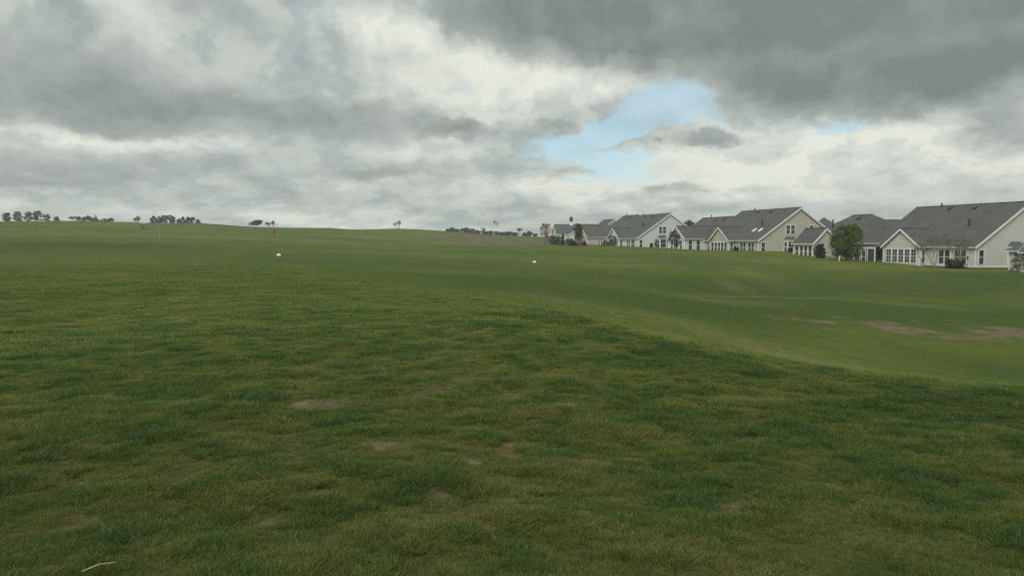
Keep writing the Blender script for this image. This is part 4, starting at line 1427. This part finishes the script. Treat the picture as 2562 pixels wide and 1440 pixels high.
bare_tree('thin_tree', 'single thin bare tree on the skyline above the golf cart', 'tree', b, h, 1.2, 68, stems=3, depth=4, r0=0.12, buds='olive', bud_size=0.22)
for k, (px, py, w, shp) in enumerate(((388, 540, 17, 'round'), (402, 541, 14, 'round'), (416, 537.5, 24, 'flat'), (434, 539.5, 17, 'round'), (451, 546, 14, 'round'), (461, 541, 12, 'round'), (477, 543.5, 22, 'flat'), (499, 548, 13, 'round'))):
    Y = 420 + 8 * (k % 3)
    b, h = to_top(px, py, Y)
    tree('skyline_tree', '%s from the left in the clump of trees on the hilltop behind the striped pole' % NTH[k], 'tree', b, h, w / 2 / FPX * Y * 1.2, 'pine' if k < 7 else 'olive', 70 + k, shape=shp, trunk=0.2,
         lobes=16, per=60, size=0.3, group='hilltop clump of trees')
b, h = to_top(643, 550.5, 430)
tree('dome_tree', 'dark dome-shaped tree alone on the hill above the red post', 'tree', b, h, 3.6, 'pine', 80, shape='flat', trunk=0.25, lobes=22, per=70, size=0.28)
for k, (px, py) in enumerate(((672, 555), (687, 554.5))):
    b, h = to_top(px, py, 425)
    bare_tree('sapling', '%s one of two thin saplings right of the dome-shaped tree' % ('left', 'right')[k], 'tree', b, h, 1.4, 85 + k, stems=2, depth=4, r0=0.1, group='skyline saplings', buds='olive', bud_size=0.22)
b, h = to_top(998, 555.5, 420)
bare_tree('bare_tree', 'bare spreading tree alone on the low hump at the middle skyline', 'tree', b, h, 3.4, 90, stems=5, depth=5, r0=0.10, bark=PALEBARK, buds='brown', bud_size=0.08)
LINE = [(1122, 571, 10), (1132, 567.5, 9), (1143, 571, 11), (1158, 569, 12), (1168, 568, 12), (1180, 570, 12), (1195, 574, 11), (1209, 571, 7), (1214, 577, 10), (1228, 576, 14), (1244, 577, 13), (1258, 579, 15),
        (1272, 578, 16), (1288, 580, 12), (1300, 570, 9), (1313, 580, 10), (1324, 577, 9), (1338, 583, 9)]
for k, (px, py, w) in enumerate(LINE):
    Y = 425 + 14 * (k % 4)
    b, h = to_top(px, py + 1.5, Y)
    if px == 1300 or px == 1209:
        bare_tree('thin_tree', '%s thin bare tree rising out of the low treeline by the flagpole' % ('taller' if px == 1300 else 'shorter'), 'tree', b, h, 1.4, 100 + k, stems=2, depth=4, r0=0.1, group='treeline by the flagpole', buds='olive', bud_size=0.25)
        continue
    tree('treeline_tree', '%s from the left in the low dark treeline by the flagpole' % NTH[k], 'tree', b, h, w / 2 / FPX * Y * 1.75, 'pine' if px > 1200 else 'olive', 100 + k, shape='round', trunk=0.1, lobes=13, per=55, size=0.3, group='treeline by the flagpole')


# ------------------------------------------------------------------ things on the course
def flagpole():
    Y = 330.0
    base = on(1234, Y)
    h = ray(1234, 546.5, Y).z - base[2]
    t = empty('flagpole', base)
    tag(t, 'tall thin white flagpole on the far slope carrying a flag', 'flagpole')
    MB().tube([(0, 0, -0.5), (0, 0, h * 0.6), (0, 0, h)], [0.09, 0.07, 0.04], 8).build('pole', MT['trim'], t)
    MB().tube([(0, 0, h), (0, 0, h + 0.05), (0, 0, h + 0.16)], [0.03, 0.11, 0.03], 8).build('finial', plain('brass', (0.4, 0.3, 0.1), 0.4), t)
    # the flag, drooping in a light wind
    f = empty('national_flag', (base[0], base[1], base[2]))
    tag(f, 'striped red and white flag with blue canton hanging from the flagpole', 'flag')
    L, Hh, nx = 2.6, 1.55, 26
    red, wht, blu = plain('flag_red', (0.42, 0.05, 0.06), 0.8), plain('flag_white', (0.72, 0.70, 0.66), 0.8), plain('flag_blue', (0.035, 0.045, 0.13), 0.8)

    def pt(s, tt, off=0.0):          # s along the fly, tt down from the top
        x = 0.06 + L * s * 0.80
        y = 0.16 * math.sin(s * 7.0 + tt * 1.2) * s + off
        return (x, y, h - 0.75 - Hh * tt - 0.95 * s ** 1.35)
    for k in range(13):
        vs, fs = [], []
        for i in range(nx + 1):
            s = i / nx
            for dt in (k / 13, (k + 1) / 13):
                for off in (-0.006, 0.006):
                    vs.append(pt(s, dt, off))
        for i in range(nx):
            a = i * 4
            c = a + 4
            fs += [(a, c, c + 2, a + 2), (a + 1, a + 3, c + 3, c + 1), (a, a + 1, c + 1, c), (a + 2, c + 2, c + 3, a + 3)]
        link_mesh('stripe', vs, fs, red if k % 2 == 0 else wht, f)
    vs, fs = [], []
    for i in range(11):
        for j in range(8):
            for off in (-0.012, 0.012):
                vs.append(pt(i / 10 * 0.4, j / 7 * 7 / 13, off))
    for i in range(10):
        for j in range(7):
            a = (i * 8 + j) * 2
            fs += [(a, a + 16, a + 18, a + 2), (a + 1, a + 3, a + 19, a + 17)]
    ca = link_mesh('canton', vs, fs, blu, f)
    sv, sf = [], []
    for r in range(9):
        for c in range(6 if r % 2 == 0 else 5):
            for off in (-0.016, 0.016):
                b0 = len(sv)
                cs, ct = (c + (0.5 if r % 2 == 0 else 1.0)) / 6 * 0.4, (r + 0.5) / 9 * 7 / 13
                for q in range(10):
                    rad = 0.045 if q % 2 == 0 else 0.018
                    ang = q * math.pi / 5
                    sv.append(pt(cs + rad * math.sin(ang) / (L * 0.8), ct - rad * math.cos(ang) / Hh, off))
                sf.append(tuple(b0 + q for q in range(10)))
    o = link_mesh('stars', sv, sf, wht, ca)


flagpole()


def golf_cart():
    Y = 262.0
    b = on(363, Y, 0.0)
    t = empty('golf_cart', b, R(8))
    tag(t, 'golf cart with pale roof parked on the far left hillside', 'golf cart')
    body = MB()
    prof = [(-1.2, 0.28), (1.15, 0.28), (1.22, 0.6), (0.95, 0.82), (0.62, 0.86), (0.5, 0.36), (-0.05, 0.36), (-0.1, 0.72), (-1.15, 0.78), (-1.25, 0.5)]
    n = len(prof)
    vs = [(x, -0.58, z) for x, z in prof] + [(x, 0.58, z) for x, z in prof]
    body.add(vs, [tuple(range(n)), tuple(range(2 * n - 1, n - 1, -1))] + [(i, n + i, n + (i + 1) % n, (i + 1) % n) for i in range(n)])
    bo = body.build('body', plain('cart_body', (0.10, 0.11, 0.10), 0.4), t)
    MB().box((-0.55, -0.5, 0.78), (-0.05, 0.5, 0.93)).build('seat', plain('cart_seat', (0.10, 0.09, 0.08), 0.7), t)
    MB().add([(-0.62, -0.5, 0.9), (-0.5, -0.5, 0.9), (-0.5, 0.5, 0.9), (-0.62, 0.5, 0.9), (-0.75, -0.5, 1.35), (-0.65, -0.5, 1.35), (-0.65, 0.5, 1.35), (-0.75, 0.5, 1.35)],
             [(0, 3, 2, 1), (4, 5, 6, 7), (0, 1, 5, 4), (1, 2, 6, 5), (2, 3, 7, 6), (3, 0, 4, 7)]).build('backrest', MT['dark'], t)
    MB().add([(-1.15, -0.62, 1.78), (0.95, -0.62, 1.78), (0.95, 0.62, 1.78), (-1.15, 0.62, 1.78), (-1.05, -0.52, 1.9), (0.85, -0.52, 1.9), (0.85, 0.52, 1.9), (-1.05, 0.52, 1.9)],
             [(0, 3, 2, 1), (4, 5, 6, 7), (0, 1, 5, 4), (1, 2, 6, 5), (2, 3, 7, 6), (3, 0, 4, 7)]).build('canopy', MT['trim'], t)
    for y in (-0.55, 0.55):
        MB().tube([(0.9, y, 0.8), (0.7, y, 1.8)], [0.03, 0.03], 6).build('canopy_post', MT['dark'], t)
        MB().tube([(-1.0, y, 0.75), (-0.95, y, 1.8)], [0.03, 0.03], 6).build('canopy_post', MT['dark'], t)
        for x in (-0.8, 0.85):
            w = MB().tube([(x, y - 0.09, 0.23), (x, y + 0.09, 0.23)], [0.23, 0.23], 14).build('wheel', MT['dark'], t)
            MB().tube([(x, y - 0.1, 0.23), (x, y + 0.1, 0.23)], [0.12, 0.12], 12).build('rim', MT['trim'], w)
    sw = MB().tube([(0.55, -0.25, 0.8), (0.3, -0.25, 1.1)], [0.02, 0.02], 6)
    sw.tube([(0.3 + 0.16 * math.cos(a) * 0.5, -0.25 + 0.16 * math.sin(a), 1.1 + 0.16 * math.cos(a) * 0.7) for a in [k * 0.5236 for k in range(13)]], [0.015] * 13, 5, cap=False)
    sw.build('steering_wheel', MT['dark'], t)


golf_cart()


def striped_pole():
    Y = 178.0
    b = on(400, Y)
    h = ray(400, 574, Y).z - b[2]
    t = empty('striped_pole', b)
    tag(t, 'black and white striped marker pole on the left slope', 'marker pole')
    n = 7
    for k in range(n):
        z0, z1 = h * k / n, h * (k + 1) / n
        MB().tube([(0, 0, z0 - (0.4 if k == 0 else 0)), (0, 0, z1)], [0.055, 0.055], 10).build('band', MT['trim'] if k % 2 == 0 else MT['dark'], t)
    MB().tube([(0, 0, h), (0, 0, h + 0.05)], [0.09, 0.03], 10).build('cap', MT['dark'], t)


def red_post():
    Y = 222.0
    b = on(688, Y)
    h = ray(688, 574, Y).z - b[2]
    t = empty('red_post', b)
    tag(t, 'stubby dark red marker post below the dome-shaped tree', 'marker post')
    m = plain('red_paint', (0.33, 0.055, 0.03), 0.6)
    MB().tube([(0, 0, -0.4), (0, 0, h * 0.94), (0, 0, h)], [0.2, 0.2, 0.15], 12).build('post', m, t)
    MB().tube([(0, 0, h * 0.55), (0, 0, h * 0.8)], [0.21, 0.21], 12).build('band', MT['dark'], t)


def white_block(px, py, Y, w, h, label):
    b = on(px, Y, 0.0)
    t = empty('white_marker', b, R(10))
    tag(t, label, 'marker', 'white markers on the fairway')
    bm = bmesh.new()
    bmesh.ops.create_cube(bm, size=1)
    bmesh.ops.scale(bm, vec=(w, w * 0.7, h), verts=bm.verts)
    bmesh.ops.translate(bm, vec=(0, 0, h / 2 - 0.02), verts=bm.verts)
    for v in bm.verts:
        if v.co.z > h / 2:
            v.co.x *= 0.8
            v.co.y *= 0.75
    bmesh.ops.bevel(bm, geom=list(bm.edges), offset=w * 0.12, segments=3, affect='EDGES')
    me = bpy.data.meshes.new('block')
    bm.to_mesh(me)
    bm.free()
    me.materials.append(plain('white_paint', (0.84, 0.85, 0.83), 0.5, 0.05))
    o = bpy.data.objects.new('block', me)
    COL.objects.link(o)
    o.parent = t
    MB().box((-w * 0.36, -w * 0.26, -0.15), (w * 0.36, w * 0.26, 0.0)).build('base', MT['found'], t)


striped_pole()
red_post()
white_block(698, 642, 93, 0.52, 0.30, 'larger white block on the fairway, left of the photo middle')
white_block(1337, 657, 91, 0.44, 0.24, 'smaller white block on the fairway before the houses')


def bird_feeder():
    b = on(2420, 105.5)
    t = empty('bird_feeder', b)
    tag(t, 'small dark bird feeder on a thin pole beside the maroon shrub', 'bird feeder')
    MB().tube([(0, 0, -0.4), (0, 0, 1.35)], [0.025, 0.022], 6).build('pole', MT['dark'], t)
    MB().tube([(0, 0, 1.3), (0, 0, 1.34)], [0.2, 0.2], 10).build('tray', MT['dark'], t)
    MB().tube([(0, 0, 1.34), (0, 0, 1.62)], [0.1, 0.1], 10).build('hopper', plain('feeder_wood', (0.14, 0.09, 0.06), 0.8), t)
    MB().tube([(0, 0, 1.62), (0, 0, 1.82)], [0.24, 0.02], 10).build('roof', MT['dark'], t)


bird_feeder()
b = on(2099, 121)
t = empty('white_post', b)
tag(t, 'short white post at the right foot of the tan gable', 'post')
MB().box((-0.055, -0.055, -0.4), (0.055, 0.055, 0.82)).build('post', MT['trim'], t)
MB().add([(-0.075, -0.075, 0.82), (0.075, -0.075, 0.82), (0.075, 0.075, 0.82), (-0.075, 0.075, 0.82), (0, 0, 0.9)], [(0, 1, 4), (1, 2, 4), (2, 3, 4), (3, 0, 4), (3, 2, 1, 0)]).build('cap', MT['trim'], t)


def straw(px0, py0, px1, py1, label):
    """dead stalk lying on the grass"""
    def hit(px, py):
        lo, hi = 2.0, 12.0
        for _ in range(40):
            mid = (lo + hi) / 2
            p = ray(px, py, mid)
            if p.z > gz(p.x, p.y) + 0.045:
                lo = mid
            else:
                hi = mid
        return ray(px, py, lo)
    a, c = hit(px0, py0), hit(px1, py1)
    m = (a + c) / 2 + Vector((0, 0, 0.012))
    t = MB().tube([a, a.lerp(m, 0.5), m, m.lerp(c, 0.5), c], [0.0025, 0.0032, 0.0032, 0.003, 0.0016], 6).build('straw_stalk', plain('straw', (0.42, 0.38, 0.24), 0.8, 0.2, 20))
    tag(t, label, 'stalk')


straw(205, 1428, 290, 1405, 'pale dead grass stalk lying in the near left turf')


def contact_shade_strip():
    """dark strip added as contact shade along the foot of the nearest house"""
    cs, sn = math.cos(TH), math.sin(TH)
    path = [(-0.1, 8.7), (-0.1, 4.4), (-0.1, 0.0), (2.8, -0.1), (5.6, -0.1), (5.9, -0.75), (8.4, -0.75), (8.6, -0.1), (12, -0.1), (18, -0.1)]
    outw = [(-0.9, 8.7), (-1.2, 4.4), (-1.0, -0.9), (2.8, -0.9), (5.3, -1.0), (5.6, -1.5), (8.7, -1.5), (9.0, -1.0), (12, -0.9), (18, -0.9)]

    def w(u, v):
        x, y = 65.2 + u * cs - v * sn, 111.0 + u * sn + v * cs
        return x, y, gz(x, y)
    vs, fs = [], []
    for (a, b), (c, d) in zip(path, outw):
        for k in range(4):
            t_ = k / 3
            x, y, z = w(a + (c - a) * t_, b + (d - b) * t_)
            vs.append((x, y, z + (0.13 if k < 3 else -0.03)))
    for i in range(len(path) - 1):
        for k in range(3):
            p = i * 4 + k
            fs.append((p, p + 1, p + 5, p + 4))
    o = link_mesh('contact_shade_strip', vs, fs, plain('contact_shade', (0.042, 0.030, 0.022), 0.95, 0.4, 14))  # strip added to darken the wall foot like a contact shadow
    tag(o, 'dark strip added as contact shade along the foot of the nearest cream house', 'planting bed', kind='structure')  # not a real bed, stands in for contact shadow


contact_shade_strip()


# ------------------------------------------------------------------ damp air
def haze():
    bm = bmesh.new()
    bmesh.ops.create_cube(bm, size=1)
    me = bpy.data.meshes.new('haze')
    bmesh.ops.scale(bm, vec=(1500, 1100, 40), verts=bm.verts)
    bmesh.ops.translate(bm, vec=(0, 400, 5), verts=bm.verts)
    bm.to_mesh(me)
    bm.free()
    m = bpy.data.materials.new('haze')
    m.use_nodes = True
    t = m.node_tree
    t.nodes.clear()
    v = t.nodes.new('ShaderNodeVolumePrincipled')
    v.inputs['Color'].default_value = (0.86, 0.9, 0.92, 1)
    v.inputs['Density'].default_value = HAZE_DENSITY
    o = t.nodes.new('ShaderNodeOutputMaterial')
    t.links.new(v.outputs[0], o.inputs['Volume'])
    me.materials.append(m)
    ob = bpy.data.objects.new('haze', me)
    COL.objects.link(ob)
    tag(ob, 'thin damp haze over the whole course', 'haze', kind='stuff')


HAZE_DENSITY = 0.00045
haze()
